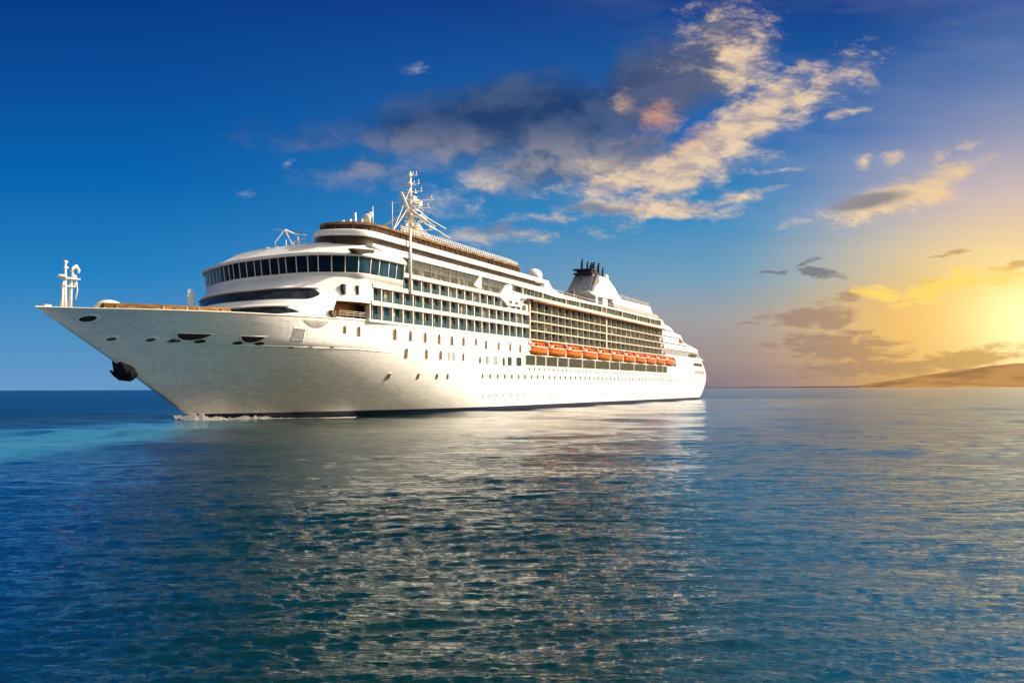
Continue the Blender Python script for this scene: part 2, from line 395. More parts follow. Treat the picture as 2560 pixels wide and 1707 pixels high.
for sd_ in (1, -1):
    rows = hull_rows(sd_)
    hb.grid(rows, keep=lambda i, j: not (ZR[i] >= 13.2 and 91.5 < rows[i][j][0] and rows[i][j + 1][0] < 243), fm=lambda i, j: 1 if ZR[i + 1] <= 1.06 else 0)
hull = hb.build('hull', ['hull', 'navy'], ship, smooth=35)
# foredeck and boat deck
dk = MB(); top = hull_rows(1)[-1]
fr = [q for q in top if q[0] < 30]
dk.grid([[(q[0], s_ * max(0, breadth(q[0], q[2] - 1.0) - .12), q[2] - 1.0) for q in fr] for s_ in (1, -1)])
dk.box(91.5, 243, -21.4, 21.4, 12.9, 13.25)
dk.build('main_deck', 'deck', ship)
# bulwark capping rail along the bow
cp = MB(); e0 = [(q[0], q[1], q[2]) for q in top if q[0] < 24]
cp.tube([(a[0], a[1] + .03, a[2] + .04) for a in e0], .10, 6); cp.tube([(a[0], -a[1] - .03, a[2] + .04) for a in e0], .10, 6)
cp.build('capping_rail', 'warm_white', ship, smooth=True)

# ---- openings and fittings on the hull side
def hull_patch(mb, poly, off=.03, inset=None, mi=0):         # polygon (u,z) laid on the port side, a little proud
    c = (sum(q[0] for q in poly) / len(poly), sum(q[1] for q in poly) / len(poly))
    P = [(u, breadth(u, z) + off, z) for u, z in poly]; C = (c[0], breadth(*c) + off, c[1])
    lerp = lambda k: [((u - c[0]) * k + c[0], breadth((u - c[0]) * k + c[0], (z - c[1]) * k + c[1]) + off, (z - c[1]) * k + c[1]) for u, z in poly]
    R1, R2 = lerp(.66), lerp(.33)
    mb.grid([P, R1, R2], mi, closed=True)
    for i in range(len(P)): mb.face([R2[i], R2[(i + 1) % len(P)], C], mi)
def hull_at(px, py):                                          # nearest hull side point seen at px, py
    p = 15.
    for _ in range(30):
        u, z = on(px, py, p); p = .5 * p + .5 * breadth(u, max(0, z))
    return u, z
def ell(u, z, ru, rz, n=14, sq=2.):
    out = []
    for k in range(n):
        a = 2 * math.pi * k / n; ca, sa = math.cos(a), math.sin(a)
        out.append((u + ru * math.copysign(abs(ca) ** (2 / sq), ca), z + rz * math.copysign(abs(sa) ** (2 / sq), sa)))
    return out
def arch(u, z, w, h, n=6):
    return [(u - w, z - h), (u + w, z - h)] + [(u + w * math.cos(math.pi * k / n), z + h - w + w * math.sin(math.pi * k / n)) for k in range(n + 1)]
def opening(name, polyf, m, frame=None, grow=1.0):
    a = MB(); hull_patch(a, polyf, .07); o = a.build(name, m, ship)
    if frame:
        b = MB(); cu = sum(q[0] for q in polyf) / len(polyf); cz = sum(q[1] for q in polyf) / len(polyf)
        P = [(u, breadth(u, z) + .03, z) for u, z in polyf]; Q = []
        for u, z in polyf:
            d = math.hypot(u - cu, z - cz); k = 1 + grow * .22 / max(d, .2); uu, zz = cu + (u - cu) * k, cz + (z - cz) * k
            Q.append((uu, breadth(uu, zz) + .08, zz))
        Q2 = [(a_, b_ - .12, c_) for a_, b_, c_ in Q]; P1 = [(a_, b_ + .08, c_) for a_, b_, c_ in P]
        P1 = [(a_, b_ + .04, c_) for a_, b_, c_ in P1]; b.grid([P, P1, Q, Q2], closed=True); b.build('frame', frame, o)
    return o
u, z = hull_at(218, 797); opening('hawse_opening', ell(u, z, .82, .40), 'dark_recess', 'white', 1.3)
for q in ((277, 848), (375, 850)):
    u, z = hull_at(*q); opening('fairlead', ell(u, z, .55, .26), 'pane_brown', 'white', 1.6)
u, z = hull_at(430, 852); opening('fairlead', ell(u, z, .4, .2), 'dark_recess', 'shade_grey', .6)
for q in ((479, 842), (629, 848)):                            # mooring pockets: a bowl-shaped slot with two lobes under it
    u, z = hull_at(*q); w = 2.1 if q[0] < 500 else 1.75
    o = opening('mooring_pocket', [(u - w, z + .42)] + [(u - w + 2 * w * k / 10, z + .42 - .92 * math.sin(math.pi * k / 10) ** .6) for k in range(1, 10)] + [(u + w, z + .42)], 'dark_recess', 'warm_white', 1.2)
    for du in (-1.35, 1.5):
        b = MB(); hull_patch(b, ell(u + du, z - .62, .70, .26, 10), .07); b.build('roller', 'dark_recess', o)
u, z = hull_at(746, 836); opening('side_hatch', [(u - .95, z - .9), (u + .95, z - .9), (u + .95, z + .9), (u - .95, z + .9)], 'shade_grey', 'white', 1.)
u, z = on(789, 810, 19.2); w = 2.9
opening('crescent_pocket', [(u - w, z + .55)] + [(u - w + 2 * w * k / 12, z + .55 - 1.15 * math.sin(math.pi * k / 12) ** .8) for k in range(1, 12)] + [(u + w, z + .55)], 'shade_grey')
# knuckle strake with little pockets
kn = MB(); P = []
for px in range(560, 1010, 30):
    u, z = hull_at(px, np.interp(px, [560, 722, 891, 1010], [861, 866, 873, 884])); P.append((u, breadth(u, z) + .02, z))
kn.tube(P, .07, 6); kn.build('rubbing_strake', 'white', ship, smooth=True)
for px in (727, 774, 829):
    u, z = hull_at(px, 868.5); opening('drain_slot', ell(u, z, .55, .13, 10), 'dark_recess')
# portholes, arched row above and the mixed row below it
for px, py, w, h in ((861, 823, .30, .62), (896, 828, .36, .82), (986, 835, .52, .98), (1025, 839, .46, .95), (1062, 843, .46, .95), (1097, 847, .46, .95), (1129, 851, .44, .92), (1158, 853, .42, .86),
                     (1189, 854, .36, .72), (1214, 861, .46, .92), (1246, 864.5, .40, .86), (1275, 867, .44, .84), (1300, 871, .44, .92),
                     (1014.5, 882, .48, .9), (1065, 884.5, .46, .9), (1100.6, 887, .44, .88), (1157.6, 892, .36, .78), (1199, 899, .40, .66)):
    u, z = hull_at(px, py) if px < 1100 else on(px, py); opening('porthole', arch(u, z, w, h), 'pane_brown', 'warm_white', .35)
for px, py, w, h in ((1122, 890, .5, .8), (1134, 891, .55, .85), (1218, 900, .75, .9), (1240, 901, .9, .9), (1259, 904, .55, .9), (1274, 903, 1.1, 1.0), (1297, 904, 1.5, 1.0)):
    u, z = on(px, py); opening('lounge_window', ell(u, z, w, h, 16, 5), 'green_glass' if px > 1250 else 'shade_grey')
# lower rows of square windows
for px, py in ((969.7, 941), (1044.5, 941), (1091.5, 941), (1118.6, 941)):
    u, z = hull_at(px, py); opening('square_window', ell(u, z, .42, .55, 12, 5), 'pane_brown', 'warm_white' if px < 980 else None, .6)
u0 = on(1206, 941)[0]
for k in range(46):
    u = u0 + k * 4.02; opening('square_window', ell(u, 7.75 + .006 * k, .42, .48, 12, 5), 'pane_brown')
for k in range(44):
    u = 92 + k * 3.3; opening('small_window', ell(u, 9.75, .30, .38, 8, 4), 'pane_brown')
for px in (1207, 1224, 1240, 1257, 1278, 1294, 1310, 1377, 1390, 1455, 1501, 1512, 1523, 1568, 1579):
    u, z = on(px, 988 if px < 1320 else 984); opening('low_window', ell(u, 3.5, .30, .36, 8, 4), 'tan')
# promenade windows under the lifeboats
xs = [1312, 1338, 1364, 1393, 1420, 1455, 1487, 1523, 1548, 1584, 1614, 1640, 1656, 1667]
us = [on(x, 900)[0] for x in xs]
for a, b in zip(us[:-1], us[1:]):
    zb, zt = 10.75, 13.0; opening('promenade_window', [(a + .45, zb), (b - .45, zb), (b - .45, zt), (a + .45, zt)], 'slate_glass', 'cream', .7)
# stern windows and vents
for a, b, c, d in ((1724, 1744, 884, 891), (1733, 1756, 907, 916), (1736, 1762, 926, 935)):
    u0_, z1 = on(a, c); u1_, z0 = on(b, d); opening('stern_window', [(u0_, z0), (u1_ - .5, z0), (u1_ - 2.2, z0 + (z1 - z0)), (u0_, z1)], 'dark_brown' if c < 920 else 'shade_grey', 'white', .5)
u, z = on(1738, 952); opening('stern_hatch', [(u - 2.2, z - .5), (u + 2.2, z - .5), (u + 2.2, z + .5), (u - 2.2, z + .5)], 'warm_white', 'shade_grey', .5)

# ---- fore superstructure: the sloping front with its window strips
PLAN = [(31, -23.2), (24.8, -18.3), (18.6, -9.6), (14.8, -1.5), (13.2, 5.5), (12.3, 11), (12.8, 15.3), (14.9, 18.9), (17.6, 21.3), (20.5, 21.5)]
SHIFT = [0, 5, 9, 10.6, 11, 10.8, 9.4, 5.5, .4, 0]
NP = 90
PL = spline([(a[0], a[1], s) for a, s in zip(PLAN, SHIFT)], NP)
def front(z):                                                 # plan of the front at height z
    k = max(0., (24.3 - z) / 8.)
    out = []
    for u, p, s in PL:
        lim = breadth(u - s * k, 16.7) - .04
        pp = math.copysign(min(abs(p), lim if z < 17.5 else HB - .02 + 0 * lim), p)
        out.append((u - s * k ** .85, pp, z))
    return out
def offset(row, d):                                           # move a plan line outwards
    out = []
    for i, q in enumerate(row):
        a = np.array(row[max(i - 1, 0)][:2]); b = np.array(row[min(i + 1, len(row) - 1)][:2]); tn = b - a; tn /= max(1e-6, np.linalg.norm(tn))
        n = np.array([-tn[1], tn[0]]); out.append((q[0] + n[0] * d, q[1] + n[1] * d, q[2]))
    return out
FZ = [15.6, 16.4, 17.0, 17.6, 18.4, 19.2, 19.75, 20.4, 21.0, 21.8, 22.6, 23.4, 24.0, 24.35]
jr0 = min(range(NP), key=lambda j: abs(front(18.4)[j][0] - 11.6) + (10 if PL[j][1] < 10 else 0))
fm_ = MB(); frows = [front(z) for z in FZ]
hole = lambda i, j: 17.0 <= FZ[i] < 19.7 and j >= jr0 and j < NP - 1
fm_.grid(frows, keep=lambda i, j: not hole(i, j))
fm_.build('forward_superstructure', 'white', ship, smooth=50)
rc = MB()                                                     # timber-lined lookout recess behind the hole
zr = [17.0, 17.6, 18.4, 19.2, 19.75]
for z in zr[:1] + zr[-1:]:
    a = front(z)[jr0:]; rc.grid([a, [(q[0], q[1] - 3.2, z) for q in a]])
inn = [[(q[0], q[1] - 3.2, z) for q in front(z)[jr0:]] for z in zr]; rc.grid(inn)
rc.grid([[front(z)[jr0] for z in zr], [(front(z)[jr0][0], front(z)[jr0][1] - 3.2, z) for z in zr]])
rc.build('lookout_recess', 'wood', ship)
rr = MB(); a = [(q[0], q[1] - .1, 0) for q in front(17.1)[jr0 + 2:]]
for zz in (17.45, 17.8, 18.1): rr.tube([(q[0], q[1], zz) for q in a], .035, 5)
for q in a[::2]: rr.tube([(q[0], q[1], 17.0), (q[0], q[1], 18.1)], .035, 5)
rr.build('lookout_railing', 'warm_white', ship)
def surf_strip(mb, j0, j1, zlo, zhi, off=.05, nz=4):          # glazed strip lying on the front
    rows = []
    for k in range(nz + 1):
        row = []
        for j in range(j0, j1 + 1):
            f = (j - j0) / (j1 - j0); z = zlo(f) + (zhi(f) - zlo(f)) * k / nz
            row.append(offset(front(z), off)[j])
        rows.append(row)
    mb.grid(rows)
def jp(p, z=20.):                                             # index on the front nearest to breadth p
    return min(range(NP), key=lambda j: abs(front(z)[j][1] - p))
s1 = MB(); surf_strip(s1, jp(-12), jp(16.6), lambda f: 16.75 + (.75 * max(0, (f - .80) / .20)), lambda f: 18.3 - .85 * max(0, (f - .88) / .12) ** 2 - .5 * max(0, (.25 - f) / .25), .06)
s1.build('lower_window_strip', 'band_glass', ship, smooth=True)
s2 = MB(); surf_strip(s2, jp(-19), jp(17.6), lambda f: 19.75 + .75 * max(0, (f - .95) / .05) ** 2, lambda f: 21.6 - .75 * max(0, (f - .95) / .05) ** 2, .06)
s2.build('upper_window_strip', 'band_glass', ship, smooth=True)
def ledge(name, z0, z1, out0, out1, j0, j1, m='white'):
    b = MB(); a = offset(front(z0), out0)[j0:j1]; c = offset(front(z0), out1)[j0:j1]; d = offset(front(z1), out1 * .9)[j0:j1]; e = offset(front(z1), out0)[j0:j1]
    b.grid([a, c, d, e]); return b.build(name, m, ship, smooth=40)
ledge('front_ledge', 21.75, 22.2, -.2, .55, 0, jp(17.4, 21.8)); ledge('front_ledge', 18.45, 18.85, -.2, .45, 0, jp(15.8, 18.3))
# slots in the white side under the bridge
def front_p(u, z):                                            # breadth of the front's port side at u, z
    r = [q for q in front(z) if q[1] > 12]; r.sort(key=lambda q: q[0]); return float(np.interp(u, [q[0] for q in r], [q[1] for q in r]))
def front_slot(px, py, w, h, m, corner=0.):
    p = 20.
    for _ in range(25):
        u, z = on(px, py, p); p = .5 * p + .5 * front_p(u, z)
    b = MB(); P = [(u - w, z + h), (u + w, z + h), (u + w, z - h), (u - w + corner, z - h), (u - w, z - h + corner * 1.4)]
    pm = max(front_p(a, c) for a, c in P) + .06; C = (u, pm, z); P = [(a, pm, c) for a, c in P]
    for k in range(5): b.face([P[k], P[(k + 1) % 5], C]); b.face([P[k], P[(k + 1) % 5], (P[(k + 1) % 5][0], pm - .6, P[(k + 1) % 5][2]), (P[k][0], pm - .6, P[k][2])])
    b.build('slot_window', m, ship)
front_slot(856, 723, .34, .85, 'dark_brown'); front_slot(893.5, 725, .24, .75, 'dark_brown'); front_slot(830, 785, .62, .6, 'pane_brown', .5)

# ---- bridge
WING_U = 30.0
BP = spline([(q[0], q[1]) for q in PL][::6] + [(PL[-1][0], PL[-1][1])] + [(24.5, 21.65), (WING_U, 21.75)], 150)
def brow(z, d): return [(q[0], q[1], z) for q in offset([(a, b, z) for a, b in BP], d)]
bl = MB(); bl.grid([brow(23.4, -.5), brow(24.0, .22), brow(24.6, .34), brow(24.6, -.6)]); bl.build('bridge_sill', 'white', ship, smooth=40)
bb = MB(); bb.grid([brow(24.4, -1.), brow(27.7, -1.)]); bb.build('bridge_inner_wall', 'dark_recess', ship)
seg = np.concatenate([[0], np.cumsum(np.linalg.norm(np.diff(BP, axis=0), axis=1))]); tot = seg[-1]
iw = [0]; pos = 0.
while pos < tot - 1.2:
    pos += 2.05 if pos < tot - 14.5 else 2.75
    iw.append(int(np.argmin(np.abs(seg - min(pos, tot)))))
iw[-1] = len(BP) - 1
r0, r1 = brow(24.6, .20), brow(27.55, .55)
for a, b in zip(iw[:-1], iw[1:]):
    if b <= a: continue
    g = MB(); g.grid([r0[a:b + 1], r1[a:b + 1]]); o = g.build('bridge_window', 'blue_glass' if a > 112 else 'bridge_glass', ship, smooth=True)
    fr_ = MB(); fr_.tube([(r0[a][0], r0[a][1], 24.35), r0[a], r1[a]], .10, 6)
    if b == len(BP) - 1: fr_.tube([r0[b], r1[b]], .14, 6)
    fr_.build('mullion', 'warm_white', o, smooth=True)
sl = MB(); sl.tube([(q[0], q[1], 24.66) for q in brow(24.66, .27)], .09, 6); sl.build('bridge_window_sill', 'warm_white', ship, smooth=True)
# back wall of the wing facing aft
b = MB(); b.box(WING_U - .15, WING_U + .1, 19.5, 21.9, 23.9, 28.0); b.build('wing_end_wall', 'white', ship)
# roof over the bridge: visor lip, then sweeping up and back to the deck above
def rowmix(k, z, d):
    a = brow(z, d); sh = 3.6
    out = []
    for q in a:
        f = min(1., max(0., (19.5 - q[0] + 4) / 6.)) if q[1] > 15 else 1.
        out.append((q[0] + sh * k * f, q[1] - (0.75 * k if q[1] > 15 else -2.5 * k if q[1] < -10 else 0), z))
    return out
rf = MB(); rf.grid([brow(27.5, -.4), brow(27.5, .95), brow(27.75, 1.08), brow(28.0, 1.0), rowmix(.25, 28.5, .6), rowmix(.55, 29.2, .35), rowmix(.85, 29.8, .1), rowmix(1., 30.25, 0)])
rf.build('bridge_roof', 'white', ship, smooth=45)
b = MB(); r_ = rowmix(1., 30.2, 0); b.slab([(q[0] + .1, q[1] - .1) for q in r_[::3]] + [(34, 20.4), (60, 0), (60, -18)], 30.0, 30.22); b.build('bridge_roof_deck', 'white', ship)
# dark box standing in for the shaded gap between roof and wing
b = MB(); q = [on(a, c, 21.75) for a, c in ((879, 621), (933, 625), (929, 635), (890, 633))]
q = [(u, 22.1, z) for u, z in q]; b.face(q); b.face([(u, p - 1.2, z) for u, p, z in q])
for k in range(4): b.face([q[k], q[(k + 1) % 4], (q[(k + 1) % 4][0], 20.9, q[(k + 1) % 4][2]), (q[k][0], 20.9, q[k][2])])
b.build('roof_gap_shade', 'dark_brown', ship)

# ---- decks of the forward half along the port side
core = MB(); core.box(24, 104, 8, 19.2, 15.8, 31.8); core.box(24, 104, -8, 19.2, 15.8, 30.0); core.box(44, 104, -19.2, -8, 15.8, 30.0); core.box(62, 104, -16, 8, 29.9, 31.8); core.box(91.8, 243, -17.3, 17.3, 13.2, 27.0); core.build('deckhouse_core', 'shade_grey', ship)
st_ = MB(); st_.box(46, 91.5, -21.4, -19.2, 16.7, 30.1); st_.box(91.5, 240, -21.4, -17.3, 16.7, 28.5); st_.build('starboard_wall', 'white', ship)
U0, U1 = 19.2, 91.6
def slab_edge(name, u0, u1, z0, z1, po, pi=19.0, m='warm_white', bev=.06):
    b = MB(); b.box(u0, u1, pi, po, z0, z1); return b.build(name, m, ship, bevel=bev)
slab_edge('deck_ledge', U0 - .2, U1, 16.6, 17.05, 21.62, m='white')
slab_edge('deck_ledge', U0 + .6, U1, 19.55, 20.35, 21.68)
slab_edge('deck_ledge', U0 + .9, U1, 22.6, 23.4, 21.74)
slab_edge('deck_rail', WING_U + .1, 79.5, 25.5, 26.3, 21.78)
def balcony_row(u0, u1, z0, z1, bay, jit, wm, rm, depth=1.15, name='balcony_window', po=21.5, pillar=.28, rail=True, stuff=False):
    n = max(1, round((u1 - u0) / bay)); w = (u1 - u0) / n
    d = MB(); rl = MB()
    for k in range(n):
        a, b = u0 + k * w, u0 + (k + 1) * w
        g = MB(); pi = po - depth
        g.box(a + pillar, b - pillar, pi - .15, pi, z0 + .02, z1 - .02)
        o = g.build(name, wm, ship)
        fr = MB(); mu = a + w * (.5 + .08 * random.uniform(-1, 1)); fr.box(mu - .05, mu + .05, pi, pi + .05, z0, z1 - .05)
        if random.random() < jit:                             # drawn curtain behind the door
            cw = random.uniform(.25, .5) * w; s = a + pillar + .02 if random.random() < .5 else b - pillar - cw - .02
            fr.box(s, s + cw, pi, pi + .03, z0 + .02, z1 - .08, 1)
        fr.build('door_frame', ['warm_white', random.choice(['cream', 'shade_grey', 'shade_grey'])], o)
        d.box(a - pillar * .5, a + pillar * .5, pi - .15, po, z0, z1)
        if rail: rl.box(a + pillar * .6, b - pillar * .6, po - .10, po - .06, z0, z0 + 1.0)
    d.box(u1 - pillar * .5, u1 + pillar * .5, po - depth - .15, po, z0, z1)
    d.box(u0, u1, po - depth - .5, po - depth - .16, z0, z1, 1)
    d.build('balcony_divider', ['warm_white', 'tan'], ship)
    if rail: rl.build('balcony_glass_rail', rm, ship)
balcony_row(U0 + .3, U1, 17.05, 19.55, 3.85, .15, 'blue_glass', 'rail_glass', .75)
balcony_row(U0 + .3, U1, 20.35, 22.6, 3.85, .15, 'blue_glass', 'rail_glass', .75)
balcony_row(WING_U + .5, 79, 23.4, 25.5, 3.7, .2, 'blue_glass', 'rail_glass', .75)
# glazed promenade above: clear panes with mullions before a tan wall
gp = MB(); gp.box(WING_U + .1, 84, 18.9, 19.2, 26.3, 29.1); gp.build('promenade_wall', 'lounge_wall', ship)
fu = MB()
for k in range(26):
    u = 32 + k * 2 + random.uniform(-.6, .6); h = random.uniform(.5, 1.6); fu.box(u, u + random.uniform(.3, 1.1), 19.5, 20.3, 26.3, 26.3 + h, k % 2)
for u in np.arange(33, 84, 6.4): fu.tube([(u, 20.2, 26.3), (u, 20.2, 29.1)], .28, 10)
fu.build('promenade_furniture', ['warm_white', 'dark_brown'], ship)
n = 14
for k in range(n):
    a = WING_U + .2 + k * (83.5 - WING_U) / n; b = a + (83.5 - WING_U) / n
    g = MB(); g.box(a + .04, b - .04, 21.45, 21.5, 26.3, 29.1); g.build('promenade_pane', 'clear_glass', ship)
gm = MB()
for k in range(n + 1):
    a = WING_U + .2 + k * (83.5 - WING_U) / n; gm.box(a - .05, a + .05, 21.4, 21.58, 26.3, 29.1)
gm.box(WING_U, 83.5, 21.42, 21.56, 27.55, 27.62); gm.build('promenade_mullions', 'shade_grey', ship)
# slanting white strut and the swept white fairing
def pxprism(name, pts, p0, p1, m='white', bev=.05):
    b = MB(); b.prism([on(x, y, p1) for x, y in pts], p0, p1); return b.build(name, m, ship, bevel=bev)
pxprism('promenade_strut', [(1185, 713), (1200, 691), (1205, 692), (1203, 723)], 21.2, 21.62)
pxprism('swept_fairing', [(1248, 741), (1254, 731), (1264, 716), (1269, 712), (1275, 711), (1281, 714), (1280.5, 726), (1294, 731), (1316, 737), (1353, 746.5), (1330, 747), (1318, 748.5), (1310, 753), (1307, 759), (1306, 768.5), (1268, 763), (1264, 756)], 20.9, 21.85)
for a, c in ((1277, 755), (1292, 758)):
    u, z = on(a, c, 21.9); b = MB(); b.box(u - .8, u + .8, 21.86, 21.9, z - .32, z + .3); b.build('fairing_window', 'pane_brown', ship)
slab_edge('fairing_wall', 79.2, 91.5, 23.4, 25.2, 21.45, m='white')
for k in range(3):
    b = MB(); b.box(81 + k * 3.3, 83.4 + k * 3.3, 21.46, 21.5, 23.6, 24.9); b.build('fairing_window', 'pane_brown', ship)
# upper bands, with their plan following the bridge front
UPL = spline([(62, -17), (47, -8.5), (33, 1.2), (23.2, 7.9), (18.0, 11.6), (16.6, 14.2), (17.3, 17.6), (19.4, 20.1), (23, 20.75), (27, 20.75)], 90)
def band_rows(sh, inset, uend, zs, outs):
    base = [(q[0] + sh - 3.6, q[1] - (inset - .75) * min(1, max(0, q[1]) / 15), 0) for q in UPL]
    base = [q for q in base if q[1] < 20 or q[0] < 29] + [(u, HB - inset, 0) for u in np.linspace(32, uend, 24)]
    return [[(q[0], q[1], z) for q in offset(base, o)] for z, o in zip(zs, outs)]
b = MB(); b.grid(band_rows(3.6, .75, 98, [30.1, 31.6], [0, 0])); b.build('upper_window_band', 'dark_brown', ship, smooth=40)
b = MB(); b.grid(band_rows(3.3, .55, 104, [31.45, 31.45, 31.7, 32.3, 32.45, 32.45], [-1.2, .35, .45, .45, .3, -3])); b.build('upper_deck_band', 'white', ship, smooth=40)
b = MB(); b.grid(band_rows(5.9, 1.3, 89, [33.75, 33.75, 34.15, 34.2, 34.2], [-.2, .35, .4, .2, -2])); b.build('top_wooden_rail', 'rail_wood', ship, smooth=40)
tp = MB(); tp.grid(band_rows(5.9, 1.3, 89, [32.4, 33.2, 34.05], [0, 0, .1])); r_ = band_rows(5.9, 1.3, 89, [32.4, 34.0], [.06, .06])
for j in range(0, len(r_[0]), 4): tp.tube([r_[0][j], r_[1][j]], .09, 5, 1)
for q in np.arange(30, 89, 2.3): tp.tube([(q, 20.32, 32.4), (q, 20.32, 34.0)], .08 + .06 * random.random(), 5, 1)
tp.build('top_windscreen', ['dark_brown', 'brown'], ship)
# promenade roof band and the slot below it
b = MB(); b.prism([(20, 29.8), (25.5, 28.95), (30, 29.1), (84, 29.1), (100, 28.9), (110, 28.6), (150, 29.1), (219, 29.2), (219, 29.6), (150, 29.65), (118, 29.55), (112, 29.9), (107.6, 30.6), (105.5, 31.6), (104.5, 32.4), (103.2, 31.7), (101.5, 30.2), (20, 30.2)], 19.4, 21.72)
b.build('promenade_roof_band', 'white', ship, bevel=.06)
b = MB(); b.box(18.5, WING_U + 54, 18.9, 20.7, 28.0, 29.0); b.build('roof_slot', 'shade_grey', ship)
lat = MB()
for k in range(58):
    u = 33 + k * .97; h = 1.15 if u < 84 else 1.15 - .06 * (u - 84)
    lat.tube([(u, 19.9, 34.2), (u + .97, 19.7, 34.2 + h)], .05, 4); lat.tube([(u + .97, 19.9, 34.2), (u, 19.7, 34.2 + h)], .05, 4)
for zz in (34.55, 35.0, 35.35): lat.tube([(33, 19.75, zz), (84, 19.75, zz), (89, 19.75, zz - .25)], .06, 5)
lat.build('sports_netting', 'mast_white', ship)
td = MB(); td.slab([(66, -14), (50, -5), (36, 3), (27, 9), (23, 13), (23.5, 18.5), (89, 18.5), (89, -14)], 32.3, 34.1); td.build('top_deck', 'deck', ship)
b = MB(); b.tube([on(1026, 720, 21.95) and (on(1026, 720, 21.95)[0], 21.95, 22.5), (on(1026, 600, 21.95)[0], 21.95, 34.6)], .24, 10); b.build('side_post', 'white', ship, smooth=True)

# ---- after half: four balcony decks under a deep overhang, glazed deck above
A0, A1 = 91.9, 221.0
zl = [16.75, 19.0, 21.25, 23.55]
for i, z in enumerate(zl):
    slab_edge('balcony_ledge', A0, A1 + 5 - i * 1.5, z, z + .34, 21.62, 17.2, 'cream')
zt = zl[1:] + [26.1]
for i in range(4):
    for (a, c) in ((A0 + .4, 152.6), (153.6, A1 + 4 - i * 1.5)):
        balcony_row(a, c, zl[i] + .34, zt[i], 5.1, .32, 'green_glass', 'dim_glass', 1.1, 'stateroom_window', 21.5, .13)
b = MB(); b.box(152.5, 153.7, 18, 21.75, 16.7, 26.4); b.box(A0 - .4, A0 + .35, 17.5, 21.85, 16.9, 26.6); b.build('block_pillar', 'cream', ship, bevel=.05)
b = MB(); b.prism([(A0, 26.1), (A1, 26.1), (A1, 26.4), (A0, 26.4)], 17.2, 22.6); b.build('overhang_soffit', 'soffit', ship)
b = MB(); b.prism([(A0 - 6, 26.05), (A0 - 3, 26.5), (A0 + 3, 26.55), (A0 + 12, 26.42), (A1, 26.42), (A1 + 1.2, 26.6), (A1 + 1.2, 27.0), (A1, 27.2), (A0 + 5, 27.25), (A0 - 2, 27.0), (A0 - 6, 26.4)], 17.2, 22.65); b.build('overhang_band', 'warm_white', ship, bevel=.08)
gu = [88, 101, 118, 129, 149, 153.5, 170, 187, 204, 218.5]
for a, c in zip(gu[:-1], gu[1:]):
    g = MB(); g.box(a + .25, c - .25, 21.2, 21.3, 27.2, 29.2); o = g.build('upper_deck_window', 'green_glass', ship)
    f = MB(); f.box(a - .25, a + .25, 21.0, 21.6, 27.2, 29.2)
    for k in range(1, 5): f.box(a + (c - a) * k / 5 - .05, a + (c - a) * k / 5 + .05, 21.3, 21.36, 27.2, 29.2)
    f.build('frame', 'cream', o)
b = MB(); b.box(86, 219, 17, 21.0, 27.0, 29.3); b.build('upper_deck_wall', 'dark_recess', ship)
# curved end cap of the glazed deck
b = MB(); b.prism([(217.5, 27.2), (221.5, 26.7), (222.6, 28.2), (221.6, 29.0), (219, 29.7), (213, 29.75), (210, 29.6), (217.5, 29.2)], 16, 21.9); b.build('deck_end_cap', 'white', ship, bevel=.12)
# deckhouse behind the funnel
b = MB(); P = [(152, 29.4), (226, 29.4), (227, 32.4), (223, 35.0), (186, 34.9), (170, 34.6), (160, 34.5), (152, 34.9)]
b.prism([(176, 29.5), (226.5, 29.5), (226.5, 32.6), (222.5, 35.0), (176, 34.6)], -15, 16.6); b.build('after_deckhouse', 'white', ship, bevel=.4)
b = MB(); b.box(172, 227.6, 12, 18.2, 30.0, 32.3); b.build('after_deckhouse_shade', 'shade_grey', ship, bevel=.5)  # grey block carries the shade on the white house's lower part
b = MB(); b.prism([(150, 34.2), (178, 34.5), (178, 33.8), (158, 33.2)], -10, 16.8)
b.box(166, 171, -10, 16.4, 29.4, 33.6); b.box(158.5, 160.5, 10, 16.6, 29.4, 33.3); b.build('after_canopy', 'white', ship, bevel=.1)
b = MB()
for zz in (35.5, 36.0): b.tube([(178, 16.3, zz), (222, 16.3, zz)], .07, 5)
for u in np.arange(178, 223, 2.2): b.tube([(u, 16.3, 34.7), (u, 16.3, 36.0)], .05, 5)
b.build('after_railing', 'cream', ship)
b = MB(); b.box(108, 152, -12, 12, 27.0, 31.2); b.box(112, 146, -9, 15, 31.2, 31.8); b.build('pool_deck_house', 'shade_grey', ship)
b = MB()
for u in np.arange(110, 218, 2.4): b.tube([(u, 21.4, 29.55), (u, 21.4, 30.5)], .04, 5)
b.tube([(108, 21.4, 30.5), (218, 21.4, 30.5)], .05, 5); b.build('deck_railing', 'warm_white', ship)

# ---- stern: stepped terraces above, closed by the hull's own stern below
sil = [on(x, y, 21.3) for x, y in ((1654, 811.6), (1671, 813), (1681, 820), (1688.5, 831.5), (1700, 836), (1706, 840), (1711, 854), (1722, 862), (1743, 872), (1747, 875), (1746, 880), (1750, 891))]
prof = [(219.5, 16.7), (219.5, 28.0)] + sil + [(296, 16.7)]
b = MB(); b.prism(prof, -20.9, 20.9); b.build('stern_terraces', 'white', ship, bevel=.25)
for (za, zb, ua, ub) in ((17.7, 19.3, 227, 288), (22.2, 23.5, 224, 248), (25.2, 25.8, 222, 240)):
    b = MB(); b.prism([(ua, za), (ub - 1, za), (ub - 4, zb), (ua, zb)], 20.95, 21.0); b.build('terrace_window_strip', 'warm_white' if za > 22 else 'shade_grey', ship)
u, z = on(1703, 853, 21.05); b = MB(); b.prism([(u - 4, z - .8), (u + 2, z - .8), (u + 3, z), (u, z + .8), (u - 3.4, z + .8)], 20.92, 21.05); b.build('stern_window', 'pane_brown', ship)
